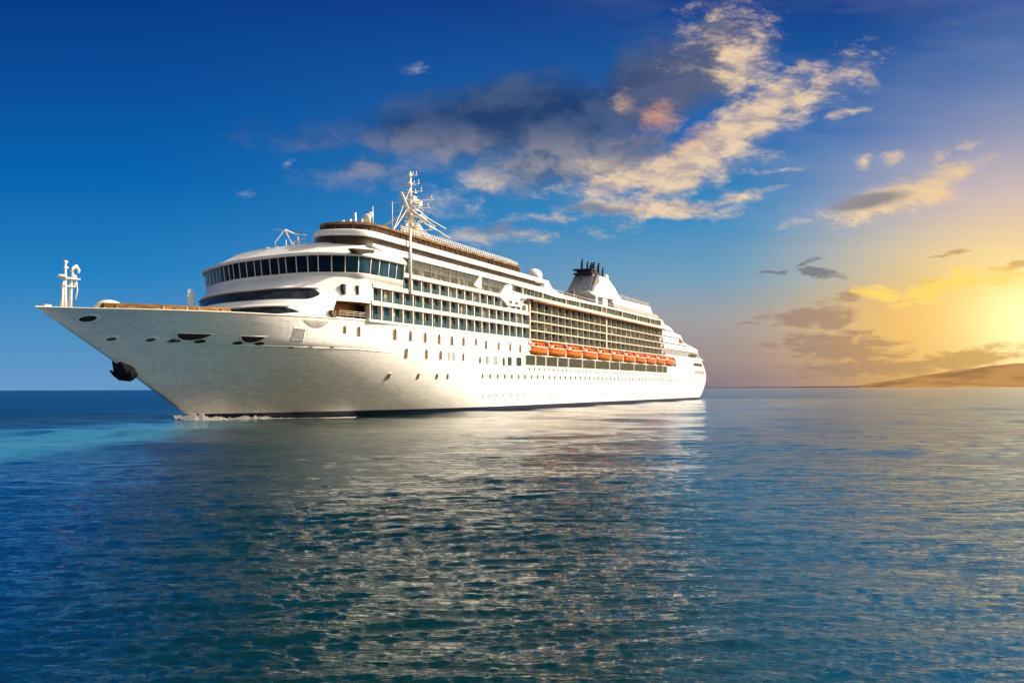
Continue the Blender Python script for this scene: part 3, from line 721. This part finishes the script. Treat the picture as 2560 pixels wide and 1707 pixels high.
for z, ue in ((19.6, 282), (21.9, 268), (24.4, 250), (26.6, 238)):
    b = MB(); b.box(221, ue, 20.5, 21.32, z, z + .42); b.build('terrace_ledge', 'white', ship, bevel=.1)
b = MB(); b.box(243, 247, 19, 21.45, 13.2, 16.8); b.build('boat_bay_end', 'white', ship, bevel=.3)
b = MB(); b.box(91.6, 243.5, 17.0, 17.35, 13.2, 16.8); b.build('boat_bay_wall', 'cream', ship)

# ---- davits
dv = []
for k in range(12):
    u = 91.6 + k * 13.35; b = MB()
    b.tube([(u, 17.4, 16.6), (u, 20.0, 16.7), (u, 21.5, 16.45), (u, 21.9, 15.6)], [.35, .32, .26, .18], 6); b.box(u - .3, u + .3, 17.4, 21.3, 13.25, 13.6); b.box(u - .25, u + .25, 20.9, 21.4, 13.3, 15.0)
    b.build('davit', 'mast_white', ship, bevel=.04)

# ---- funnel
def loft(mb, secs, n=None, caps=True, mi=0):
    idx = mb.grid(secs, closed=True, mi=mi)
    if caps: mb.f.append(idx[0][::-1]); mb.f.append(idx[-1]); mb.mi += [mi, mi]
def rsec(u0, u1, w0, w1, z, z2=None, n=7, rad=.18):
    pts = []
    for (u, p) in ((u0, -w0), (u1, -w1), (u1, w1), (u0, w0)): pts.append((u, p, z if u == u0 else (z2 if z2 is not None else z)))
    return pts
b = MB(); loft(b, [rsec(177, 232, 4.6, 5.4, 29.0), rsec(185, 228, 4.1, 4.8, 34.5, 37), rsec(191.5, 219, 3.7, 4.2, 40.2, 42), rsec(196, 212, 3.4, 3.6, 44.6, 45.2)]); fn = b.build('funnel', 'white', ship, bevel=.35)
b = MB(); loft(b, [rsec(176.6, 177.2, 4.8, 4.8, 29.0), rsec(184.6, 185.3, 4.2, 4.2, 34.5), rsec(191.1, 191.8, 3.8, 3.8, 40.2), rsec(195.5, 196.3, 3.45, 3.45, 44.3)]); b.build('front_shade', 'funnel_grey', fn)  # shade of the forward face put into a grey panel
b = MB(); b.prism([(177, 29), (188, 29), (189.5, 36), (195, 41), (199, 44.6), (196, 44.5), (191.5, 40.2), (185, 34.5)], 3.7, 4.85); b.build('side_flash', 'funnel_grey', fn)
b = MB(); b.box(195.5, 203, -3.3, 3.0, 43.9, 44.8); b.box(195, 200, -3.7, 3.3, 44.8, 45.4); b.box(195.5, 206, -2.6, 2.8, 45.4, 46.2); b.box(194.5, 200, -3.8, 3.2, 46.2, 46.7); b.build('black_cap', 'black', fn, bevel=.1)
for u, p, h, r in ((198, -1.6, 50.3, .5), (199, 1.6, 49.3, .38), (200.5, -.4, 49.9, .42), (202, 1.4, 49.6, .55), (203, .2, 49.2, .8), (205, 2.2, 49.6, .5), (207, 1.4, 49.0, .45), (209, 2.5, 48.6, .42)):
    b = MB(); b.tube([(u, p, 44.0), (u + .2, p, h - .6), (u + .7, p, h)], [r * .85, r * .85, r * .75], 10); b.build('exhaust_pipe', 'black', fn, smooth=40)
for k, (u, z) in enumerate(((198.5, 43.4), (216, 41.4))):
    b = MB(); b.box(u, u + 2.2, 3.7, 4.6, z - 1.5, z + .4); b.build('vent_box', 'cream' if k == 0 else 'white', fn, bevel=.08)
b = MB(); b.ball((211, 3, 45.3), 1.1, 1.1, 1.0); b.ball((216, 2, 42.0), 1.2, 1.2, 1.1); b.build('small_radome', 'white', fn, smooth=True)
b = MB()
for k in range(14): b.tube([(217 + k * 1.1, 4.0, 38), (217 + k * 1.1, 4.0, 41.8 - k * .33)], .06, 5)
b.tube([(217, 4, 41.8), (232, 4, 37.2)], .07, 5); b.build('ladder_rail', 'mast_white', fn)

# ---- radomes and small gear on top
b = MB(); b.ball((115.5, 13.5, 35.1), 2.35, 2.1, 1.95, 24, 14); b.tube([(115.5, 13.5, 31.5), (115.5, 13.5, 33.8)], [1.5, .9], 12); b.build('radome', 'white', ship, smooth=True)
b = MB(); b.tube([(132, 8, 31), (132.3, 8, 36.4)], .16, 6); b.ball((132.4, 8, 37.0), .8, .6, .75, 10, 8); b.tube([(122, 8, 34.8), (132, 8, 35.6)], .07, 5)
for k in range(6): b.tube([(122 + k * 2, 8, 31), (122 + k * 2, 8, 34.8 + k * .16)], .06, 5)
b.build('signal_light', 'shade_grey', ship, smooth=True)
for k in range(40):
    u, p = random.uniform(110, 172), random.uniform(-4, 14); s = random.uniform(.5, 1.6); b = MB(); b.box(u, u + s, p, p + s, 31.0, 31.8 + random.uniform(.3, 2.4))
    b.build('equipment_box', random.choice(['funnel_grey', 'shade_grey', 'mast_white']), ship, bevel=.08)

# ---- main mast
mu = on(1026, 579, 0)[0]
b = MB(); b.tube([(mu, 0, 34), (mu, 0, 41.5), (mu, 0, 48), (mu, 0, 55.3)], [.62, .55, .42, .22], 12); mast = b.build('main_mast', 'mast_white', ship, smooth=True)
b = MB()
b.tube([(mu - 9, 0, 34), (mu - 4, 0, 39.5), (mu, 0, 45.2)], [.36, .34, .28], 8); b.tube([(mu + 10, 0, 34), (mu + 5, 0, 39.8), (mu, 0, 46)], [.4, .36, .3], 8)
b.tube([(mu - 7.5, 2, 48.8), (mu - 6, 1.5, 48.4), (mu, 0, 45.5)], [.3, .34, .3], 8); b.tube([(mu - 3, -8, 41.5), (mu, 0, 46.3)], [.2, .3], 8); b.tube([(mu - 3, 8, 41.5), (mu, 0, 46.3)], [.2, .3], 8)
for z, w in ((41.5, 5.5), (43.4, 4.6), (46.6, 5.0), (48.4, 6.0), (50.6, 3.0), (52.4, 2.2), (54.4, 1.6)):
    b.tube([(mu + .3, -w, z), (mu + .3, w, z)], .13, 6); b.tube([(mu - .5 * w, 0, z + .2), (mu + w, 0, z + .3)], .12, 6)
    b.tube([(mu + .3, w * .9, z), (mu + .3, w * .9, z + .9)], .12, 5); b.tube([(mu + .8 * w, 0, z + .3), (mu + .8 * w, 0, z + 1.1)], .13, 5)
b.build('mast_arms', 'mast_white', mast, smooth=True)
b = MB()
for z, w in ((42.6, 1.9), (45.0, 2.4), (47.5, 2.0), (49.4, 1.2)): b.box(mu - .6, mu + w, -w, w, z, z + .16)
b.box(mu + 1, mu + 5.4, -.3, .3, 48.9, 49.4); b.box(mu - .4, mu + .5, -2.6, 2.6, 47.2, 47.6); b.ball((mu + 3, 1.6, 44.6), .8, .8, .8); b.ball((mu + 2.2, -1.8, 46.6), .7, .7, .7); b.ball((mu + 4.4, 0, 42.2), .9, .9, .9); b.ball((mu - 1.6, 1.2, 42.6), .5, .5, .5)
b.tube([(mu + 1, 0, 47.8)] + [(mu + 3.6 + 2.4 * math.sin(a), 0, 47.0 + 1.1 * math.cos(a)) for a in np.linspace(-.6, 3.6, 14)], .12, 6)
b.build('mast_platforms', 'mast_white', mast, smooth=40)
b = MB()
for (x0, z0, x1, z1) in ((0, 46.5, 19, 42.6), (0, 47.5, 17, 44.6), (1, 44, 23, 37.6), (1, 43, 24, 37.0), (23.5, 37.8, 17, 34.5), (0, 52.5, -13, 35), (1, 45.8, 12, 43.5), (2, 41, 22, 36.6), (-2, 46.5, -12, 38), (-13, 39, -13, 34)):
    b.tube([(mu + x0, .5, z0), (mu + (x0 + x1) / 2, .5, (z0 + z1) / 2 - .5), (mu + x1, .5, z1)], .10, 5)
b.build('mast_stays', 'mast_white', mast)
b = MB()
for k in range(26):
    u = mu + random.uniform(-7, 12); p = random.uniform(-3, 3); z = 36 + random.random() * max(1, 8 - abs(u - mu - 1) * .7); s = random.uniform(.2, .75)
    b.ball((u, p, z), s, s, s * .9, 8, 6)
for k in range(16): b.tube([(mu + random.uniform(-8, 12), random.uniform(-3, 3), 34), (mu + random.uniform(-3, 4), 0, random.uniform(38, 44))], .12, 5)
b.build('mast_fittings', 'mast_white', mast, smooth=True)
# gear along the front of the top deck
for px, py0, py1, r, p in ((888, 559, 532, .34, 14), (932, 556, 516, .16, 10), (905, 556, 548, .3, 13), (858, 560, 551, .45, 12), (876, 560, 548, .4, 12), (981, 565, 504, .12, 6), (715, 620, 600, .12, 5), (745, 612, 592, .16, 8)):
    u, z0 = on(px, py0, p); z1 = on(px, py1, p)[1]; b = MB(); b.tube([(u, p, z0 - 1.5), (u, p, z1)], [r, r * .6], 8); b.build('antenna', 'mast_white', ship, smooth=True)
for px, py, s, p in ((668, 627, .75, 1), (692, 623, .55, 3), (647, 637, .5, -2), (917, 545, .9, 11), (925, 538, .7, 11)):
    u, z = on(px, py, p); b = MB(); b.ball((u, p, z), s * .7, s, s * .9, 12, 8); b.tube([(u, p, z - 2), (u, p, z)], .18, 6); b.build('satellite_dome', 'mast_white', ship, smooth=True)
b = MB()                                                      # awning and rails ahead of the top windscreen
u, z = on(712, 574, 4); uu, z2 = on(764, 588, 8)
b.tube([(u, 4, z), (u + 1.5, 5, z - .6), (uu, 8, z2)], .14, 6); b.tube([(u, 4, z), (u - 1.5, 3, z - 2.4), (u - 1.2, 3, z - 4.4)], .08, 5); b.tube([(u, 4, z), (u + 1.4, 5, z - 3.2), (u + 1.4, 5, z - 6)], .12, 5)
for k in range(6): b.tube([(u + 1.4 + k * .9, 5 + .5 * k, 30.2), (u + 1.4 + k * .9, 5 + .5 * k, 31.6 + .1 * k)], .08, 5)
b.tube([(u + 1, 5, 31.5), (uu, 8.3, 32)], .1, 5); b.build('awning_frame', 'mast_white', ship)
b = MB(); b.face([(u, 4, z), (u + 1.5, 5, z - .6), (uu + 1, 8.5, z2 + .5), (uu + 3, 2, z2 + 1.6), (u + 1, 0, z + .6)]); b.build('awning_cloth', 'rail_glass', ship)

# ---- bow fittings
def bowp(px, py): return on(px, py, 0)
u, z1 = bowp(161, 652); _, z0 = bowp(161, 768)
b = MB(); b.tube([(u, 0, z0 - 1.5), (u, 0, z0 + 3.2), (u + .15, 0, z1 - 2.4), (u + .2, 0, z1)], [.36, .30, .20, .12], 10); fmst = b.build('foremast', 'mast_white', ship, smooth=True)
b = MB(); b.tube([(u - .62, 0, z0 - 1), (u - .15, 0, z0 + 3.6)], [.2, .16], 8); b.tube([(u + 1.1, -.2, z0 - 1.2), (u + 1.25, -.2, z0 + 3.2), (u + 1.6, -.2, z0 + 5.0)], [.26, .22, .15], 8); b.build('mast_legs', 'mast_white', fmst, smooth=True)
b = MB(); b.ball((u - .5, 0, z0 + 4.25), .6, .55, .26, 12, 8, zmin=-.3); b.box(u - .3, u + 1.5, -.5, .4, z0 + 2.9, z0 + 3.02); b.box(u - .3, u + 2.2, -.6, .6, z0 + 4.0, z0 + 4.14); b.box(u - .14, u + .5, -.2, .2, z1 - 1.0, z1 - .8); b.box(u - .1, u + .42, -.2, .2, z1 - .25, z1 + .05); b.build('mast_platforms', 'mast_white', fmst)
b = MB(); b.tube([(u + 1.3, -.1, z0 + 5.0), (u + 1.5, -.1, z0 + 5.6), (u + 2.1, -.1, z0 + 5.9), (u + 2.55, -.1, z0 + 5.4), (u + 2.5, -.1, z0 + 4.9)], [.14, .22, .26, .22, .1], 8)
b.ball((u + 1.7, -.1, z0 + 4.4), .42, .36, .32, 10, 8); b.ball((u + 1.9, 0, z0 + 3.4), .26, .26, .32, 10, 8); b.tube([(u + 1.9, 0, z0 + 4.2), (u + 2.2, 0, z0 + 2.6), (u + 1.9, 0, z0 + 1.2)], .10, 6); b.build('horn_and_lamps', 'mast_white', fmst, smooth=True)
u, z = bowp(245, 764); b = MB(); b.ball((u, 2, z - .5), 1.9, 2.2, 1.25, 18, 12); b.build('canvas_cover', 'mast_white', ship, smooth=True)
b = MB(); u, z = bowp(116, 766); b.box(u - .5, u + .6, -.3, .3, z - .6, z + .25); b.build('bow_chock', 'cream', ship, bevel=.05)
# timber bulwark with gear behind it on the foredeck
b = MB(); ed = [q for q in top if -24.5 < q[0] < -8.5]
hh = lambda q: q[2] + .86 - .012 * (q[0] + 24)
b.grid([[(q[0], breadth(q[0], q[2] - .6) - .3, q[2] - .6) for q in ed], [(q[0], q[1] - .25, q[2] + .03) for q in ed], [(q[0], q[1] - .25, hh(q)) for q in ed], [(q[0], q[1] - .5, hh(q) + .02) for q in ed], [(q[0], breadth(q[0], q[2] - .6) - .6, q[2] - .6) for q in ed]])
b.build('timber_breakwater', 'wood', ship)
for k in range(22):
    q = ed[int(random.random() * (len(ed) - 1))]; s = random.uniform(.3, .8); b = MB(); b.box(q[0], q[0] + s * 1.6, q[1] - .24, q[1] - .1, q[2] + .05, q[2] + random.uniform(.2, .62)); b.build('deck_gear', ['brown', 'tan'][k % 2], ship, bevel=.05)
# wing railing at the far end of the strip deck
b = MB(); u, z = on(500, 730, -8)
for k in range(7): b.tube([(u - 3 + k * .8, -8 - k * .5, z - 2.4), (u - 3 + k * .8, -8 - k * .5, z + .2 + .3 * math.sin(k * .5))], .07, 5)
for zz in (-.2, -1.0): b.tube([(u - 3, -8, z + zz), (u + 1.8, -11, z + zz + .2)], .07, 5)
b.build('wing_railing', 'mast_white', ship)
# anchor hanging at the stem
b = MB(); u, z = bowp(305, 922)
b.tube([(u - 1.2, 0, z + 1.7), (u - .2, 0, z + .6), (u + .6, 0, z - .7)], [.35, .5, .6], 8)
loft(b, [[(u - 1.6, -.5, z + 1.6), (u - 1.2, .5, z + 1.6), (u - .6, .6, z + 1.9), (u - .6, -.6, z + 1.9)], [(u - .9, -.9, z + .2), (u - .5, .9, z + .1), (u + 1.0, 1.0, z + .6), (u + 1.0, -1.0, z + .6)],
         [(u - .3, -1.4, z - 1.0), (u + .1, 1.4, z - 1.3), (u + 2.0, 1.3, z - .9), (u + 2.0, -1.3, z - .9)], [(u + .3, -1.0, z - 1.7), (u + .7, 1.0, z - 1.9), (u + 1.5, .8, z - 1.6), (u + 1.5, -.8, z - 1.6)]])
for sd_ in (-1, 1):
    b.tube([(u + 1.2, sd_ * .5, z - 1.3), (u + .2, sd_ * 1.5, z - .9), (u - .5, sd_ * 1.9, z - .2)], [.5, .36, .12], 7)
b.build('anchor', 'black', ship, bevel=.06)

# ------------------------------------------------------------------ lifeboats: things of their own, hung in the bay along the side
names = ['foremost orange lifeboat in the row along the ship, nearest the bow', 'second orange lifeboat from the bow, hanging beside the foremost one', 'third orange lifeboat from the bow, above the dark promenade windows',
         'fourth orange lifeboat from the bow in the hanging row', 'fifth orange lifeboat from the bow, under the seam of the balcony block', 'sixth orange lifeboat from the bow, middle of the hanging row', 'seventh orange lifeboat from the bow, just aft of the middle of the row',
         'eighth orange lifeboat from the bow, fourth from the stern end', 'third orange lifeboat counted from the stern end of the row', 'orange lifeboat second to last, next to the one nearest the stern', 'last orange lifeboat in the row, nearest the white stern']
lb = MB(); secs = []
for k in range(15):
    f = k / 14; x = -5.6 + 11.2 * f; w = 1.95 * (1 - abs(2 * f - 1) ** 3.0) ** .6 + .05; rise = .5 * abs(2 * f - 1) ** 3
    secs.append([(x, -w, 1.55 + rise * .5), (x, -w * .99, .75 + rise * .6), (x, -w * .86, .22 + rise * .9), (x, 0, rise), (x, w * .86, .22 + rise * .9), (x, w * .99, .75 + rise * .6), (x, w, 1.55 + rise * .5)])
lb.grid(secs, fm=lambda i, j: 1 if j in (1, 2, 3, 4) else 0)
def lifeboat():
    rt = empty('lifeboat')
    h = MB(False); h.v, h.f, h.mi = [(a, b_, c) for a, b_, c in lb.v], lb.f, lb.mi; h.build('hull', ['orange', 'light_orange'], rt, smooth=True)
    c = MB(False); cs = []
    for k in range(13):
        f = k / 12; x = -5.3 + 10.6 * f; w = 1.85 * (1 - abs(2 * f - 1) ** 3.2) ** .6 + .05; hgt = 1.25 * (1 - abs(2 * f - 1) ** 3.5) ** .6 + .03; r = .25 * abs(2 * f - 1) ** 3
        cs.append([(x, w * math.cos(a), 1.57 + r + hgt * math.sin(a) ** .8) for a in np.linspace(0, math.pi, 11)])
    c.grid(cs); c.build('canopy', 'orange', rt, smooth=True)
    r = MB(False); ring = [(-5.62 + 11.24 * k / 20, -(1.98 * (1 - abs(2 * k / 20 - 1) ** 3.0) ** .6 + .08), 1.56 + .25 * abs(2 * k / 20 - 1) ** 3) for k in range(21)]
    r.tube(ring, .10, 6); r.tube([(a, -b_, c_) for a, b_, c_ in ring], .10, 6); r.build('fender', 'mast_white', rt, smooth=True)
    for x in (-3, -1, 1, 3):
        w = MB(False); w.box(x - .5, x + .5, -1.86, -1.62, 1.95, 2.3); w.build('window', 'dark_recess', rt)
    for x in (-4.3, 4.3):
        w = MB(False); w.tube([(x, 0, 2.3), (x, 0, 3.25)], .09, 6); w.build('fall_hook', 'mast_white', rt)
    return rt
L0 = lifeboat()
def copy_tree(o, parent=None):
    c = o.copy(); COL.objects.link(c)
    if parent: c.parent = parent
    for ch in [q for q in bpy.data.objects if q.parent == o]: copy_tree(ch, c)
    return c
for k in range(11):
    o = L0 if k == 0 else copy_tree(L0)
    u = 98.2 + k * 13.35
    w = O + AFT * u + PORT * 20.4
    o.scale = (1.06, 1.06, 1.12); o.location = (w[0], w[1], 13.4); o.rotation_euler = (0, 0, math.atan2(AFT[1], AFT[0]))
    tag(o, names[k], 'lifeboat', 'orange lifeboats hanging along the side of the ship')

# ------------------------------------------------------------------ sea
def sea():
    r = [6.0]
    while r[-1] < 30000: r.append(r[-1] * (1.0036 if r[-1] < 110 else 1.0078 if r[-1] < 3000 else 1.03))
    r = np.array(r)
    az = np.concatenate([np.arange(-180, -34, 6.), np.arange(-34, 34, .085), np.arange(34, 180, 6.)])
    A, Rr = np.meshgrid(np.radians(az), r)
    X = (Rr * np.sin(A)).ravel(); Y = (Rr * np.cos(A)).ravel(); Zz = np.zeros_like(X); DX = np.zeros_like(X); DY = np.zeros_like(X); RR = Rr.ravel()
    sp = np.maximum(RR * np.where(RR < 110, .0036, .0078), 0.03)
    g = np.random.RandomState(3); N = 72
    lam = np.exp(np.linspace(math.log(.13), math.log(2.6), N)) * g.uniform(.93, 1.07, N)
    lam = np.concatenate([lam, np.exp(np.linspace(math.log(3.4), math.log(46.), 30)) * g.uniform(.93, 1.07, 30)]); N = len(lam)
    main = np.radians(103.)
    th = main + np.radians(g.normal(0, 19, N)) + np.where(g.rand(N) < .22, np.radians(-50), 0)
    slope = np.where(lam < 3, .046 * np.where(lam < .30, 1.0, (.30 / lam) ** .85), .010)
    # slow patches where the wind lies stronger or weaker
    patch = 1 + .35 * np.sin(X * .05 + Y * .021 + 1.) * np.sin(Y * .043 - X * .017) + .2 * np.sin(X * .17 - Y * .11)
    pp = (X - O[0]) * PORT[0] + (Y - O[1]) * PORT[1]; uu = (X - O[0]) * AFT[0] + (Y - O[1]) * AFT[1]; q = lambda v, a, b: np.clip((v - a) / (b - a), 0, 1)
    patch = patch * (1 - .45 * q(Y, 45, 95) * q(pp, -8, 6) * q(pp, 110, 75) * q(uu, -60, 0) * q(uu, 330, 300))
    for i in range(N):
        k = 2 * math.pi / lam[i]; ph = k * (X * math.cos(th[i]) + Y * math.sin(th[i])) + g.uniform(0, 6.28)
        fade = np.clip((lam[i] / sp - 2.2) / 2.4, 0, 1); a = slope[i] / k * fade * (patch if lam[i] < 3 else 1.)
        s, c = np.sin(ph), np.cos(ph); Zz += a * c; DX -= a * s * math.cos(th[i]) * .9; DY -= a * s * math.sin(th[i]) * .9
    co = np.stack([X + DX, Y + DY, Zz], 1)
    nr, na = len(r), len(az)
    i, j = np.meshgrid(np.arange(nr - 1), np.arange(na), indexing='ij'); j2 = (j + 1) % na
    F = np.stack([i * na + j, i * na + j2, (i + 1) * na + j2, (i + 1) * na + j], -1).reshape(-1, 4)
    cc = len(co); co = np.vstack([co, [[0, 0, 0]]])
    fan = np.stack([np.full(na, cc), (np.arange(na) + 1) % na, np.arange(na)], 1)
    me = bpy.data.meshes.new('sea'); me.vertices.add(len(co)); me.vertices.foreach_set('co', co.astype(np.float32).ravel())
    nl = F.size + fan.size; me.loops.add(nl); me.loops.foreach_set('vertex_index', np.concatenate([F[:, ::-1].ravel(), fan[:, ::-1].ravel()]).astype(np.int32))
    me.polygons.add(len(F) + len(fan)); ls = np.concatenate([np.arange(len(F)) * 4, F.size + np.arange(len(fan)) * 3]).astype(np.int32)
    me.polygons.foreach_set('loop_start', ls); me.update(calc_edges=True); me.validate()
    me.polygons.foreach_set('use_smooth', [True] * len(me.polygons))
    o = bpy.data.objects.new('sea', me); COL.objects.link(o)
    m = bpy.data.materials.new('sea_water'); m.use_nodes = True; t = NT(m.node_tree); b = t.n['Principled BSDF']
    p = t.new('ShaderNodeNewGeometry').outputs['Position']; x, y, z = t.sep(p)[0:3]
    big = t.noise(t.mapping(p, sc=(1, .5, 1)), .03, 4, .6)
    mix_x = t.m('ADD', t.m('MULTIPLY', t.m('SUBTRACT', big, .5), 9.), t.m('ADD', x, t.m('MULTIPLY', y, .28)))       # blue, green and teal zones painted into the water for the hues of reflections
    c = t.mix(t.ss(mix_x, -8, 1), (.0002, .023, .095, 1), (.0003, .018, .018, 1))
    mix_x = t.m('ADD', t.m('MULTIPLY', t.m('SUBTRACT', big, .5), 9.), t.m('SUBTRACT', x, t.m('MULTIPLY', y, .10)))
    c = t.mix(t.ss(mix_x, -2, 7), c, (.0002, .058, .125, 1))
    # pale churned strip pushed aside by the bow
    wv = t.noise(t.mapping(p, sc=(1, .35, 1)), .14, 5, .65)
    xx = t.m('ADD', x, t.m('MULTIPLY', t.m('SUBTRACT', wv, .5), 22.))
    strip = t.m('MULTIPLY', t.m('MULTIPLY', t.ss(xx, -62, -52), t.ss(xx, -33, -42)), t.m('MULTIPLY', t.ss(y, 165, 125), t.ss(wv, .22, .55)))
    c = t.mix(t.m('MULTIPLY', strip, .8), c, (.035, .20, .30, 1))
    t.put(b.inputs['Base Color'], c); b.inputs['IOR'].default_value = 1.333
    b1 = t.noise(t.mapping(p, sc=(.5, 1.5, 1), rot=(0, 0, R(13))), 3.2, 5, .62, .3); b2 = t.noise(t.mapping(p, sc=(.6, 1.5, 1), rot=(0, 0, R(-12))), .34, 5, .6)
    # the ship's lee lies calmer than the open water round it
    ox = t.m('SUBTRACT', x, float(O[0])); oy = t.m('SUBTRACT', y, float(O[1]))
    pp = t.m('ADD', t.m('MULTIPLY', ox, float(PORT[0])), t.m('MULTIPLY', oy, float(PORT[1]))); uu = t.m('ADD', t.m('MULTIPLY', ox, float(AFT[0])), t.m('MULTIPLY', oy, float(AFT[1])))
    lee = t.m('MULTIPLY', t.m('MULTIPLY', t.ss(pp, -8, 6), t.ss(pp, 112, 72)), t.m('MULTIPLY', t.m('MULTIPLY', t.ss(uu, -60, 0), t.ss(uu, 345, 285)), t.ss(y, 45, 95)))
    t.put(b.inputs['Roughness'], t.m('ADD', .045, t.m('ADD', t.m('MULTIPLY', t.m('MULTIPLY', t.m('SUBTRACT', 1., lee), t.ss(y, 50, 170)), .07), t.m('MULTIPLY', t.ss(x, -30, -120), .14))))
    bn = t.new('ShaderNodeBump'); bn.inputs['Strength'].default_value = 1.; bn.inputs['Distance'].default_value = .11
    amp = t.m('ADD', t.lerp(lee, 0, 1, 1.15, .40), t.m('MULTIPLY', t.ss(x, -35, -110), 1.6))
    t.put(bn.inputs['Height'], t.m('MULTIPLY', amp, t.m('ADD', t.m('MULTIPLY', b1, .6), t.m('MULTIPLY', b2, 3.4)))); t.l.new(bn.outputs[0], b.inputs['Normal'])
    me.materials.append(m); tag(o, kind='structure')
sea()
# foam at the stem and along the waterline
def foam():
    m = bpy.data.materials.new('sea_foam'); m.use_nodes = True; t = NT(m.node_tree); b = t.n['Principled BSDF']
    p = t.new('ShaderNodeNewGeometry').outputs['Position']
    t.put(b.inputs['Base Color'], t.mix(t.ss(t.noise(p, 1.2, 6, .7), .35, .65), (.80, .78, .74, 1), (.96, .95, .93, 1))); b.inputs['Roughness'].default_value = .8
    MATS['foam'] = m
    f = MB(); g = np.random.RandomState(9); nu, nv = 330, 16
    def vn(a, b):                                             # small value noise
        return sum(math.sin(a * (1.1 + i * .93) + g0[i]) * math.sin(b * (1.7 + i * 1.3) + g0[i + 6]) / (1 + .35 * i) for i in range(6)) / 2.2
    g0 = g.uniform(0, 6.28, 12); rows = []
    for k in range(nu):
        u = -3.6 + 58 * (k / (nu - 1)) ** 1.25; row = []
        h = 1.25 * math.exp(-((u + .6) / 3.2) ** 2) + .95 * math.exp(-((u - 8) / 3.6) ** 2) + .30 * math.exp(-max(0, u - 4) / 16); w = 2.2 + 2.6 * math.exp(-((u - 1) / 7) ** 2)
        for j in range(nv):
            v = j / (nv - 1); q = (breadth(u, 0) - .3 if u > 0 else -1.2 + (u + 3.6) * .25) + w * v
            row.append((u + .25 * vn(u * 3, v * 9), q, h * (1.15 - v) ** .8 * (.72 + .6 * vn(u * .85, v * 3 + u * .4) + .28 * vn(u * 3.1, v * 9)) - .10 - .10 * v))
        rows.append(row)
    f.grid(rows)
    o = f.build('bow_foam', 'foam', None, smooth=True); o.location = ship.location; o.rotation_euler = ship.rotation_euler
    tag(o, 'white foam breaking at the stem of the ship', 'foam', kind='stuff')
foam()

# ------------------------------------------------------------------ far shore on the right
def ridge(name, x0, x1, D, prof, depth, col):
    b = MB(False); n = 120; rows = []
    g = np.random.RandomState(5)
    ph = g.uniform(0, 6.28, 8)
    xs_ = np.linspace(x0, x1, n)
    for k, f in enumerate(np.linspace(0, 1, 14)):
        row = []
        for x in xs_:
            h = prof(x); wob = sum(math.sin(x * .0014 * (i + 1) + f * 3 * (i + 1) + ph[i]) / (i + 2) for i in range(8))
            zz = h * math.sin(min(1, f * 1.25) * math.pi / 2) * (1 - .0 * f) * (1 + .05 * wob * (1 - abs(2 * f - 1))) if f < .8 else h * (1 - (f - .8) / .2)
            row.append((x + 25 * wob * f, D + depth * f, zz - 3))
        rows.append(row)
    b.grid(rows); m = mat(name + '_ground', col, .95, .1, var=.35, vscale=.0012)
    o = b.build(name, m, None, smooth=True); tag(o, kind='structure'); return o
HD = 20000.
hx = lambda px: (px - PX) / FPX * HD
def hillprof(x):
    px = x / HD * FPX + PX
    h = np.interp(px, [2270, 2285, 2300, 2360, 2450, 2560, 2700, 2900, 3200], [0, 1, 6, 16, 30, 46, 64, 78, 55])
    return float(h) / FPX * HD
ridge('hills', hx(2270), hx(3200), HD, hillprof, 4500, (.26, .14, .042))  # golden tone of haze and low glow put into the ground colour
LD = 23000.
ridge('far_coast', (1600 - PX) / FPX * LD, (2500 - PX) / FPX * LD, LD, lambda x: float(np.interp(x / LD * FPX + PX, [1600, 1640, 1900, 2200, 2500], [0, 2, 3, 4, 4])) / FPX * LD, 500, (.06, .045, .05))
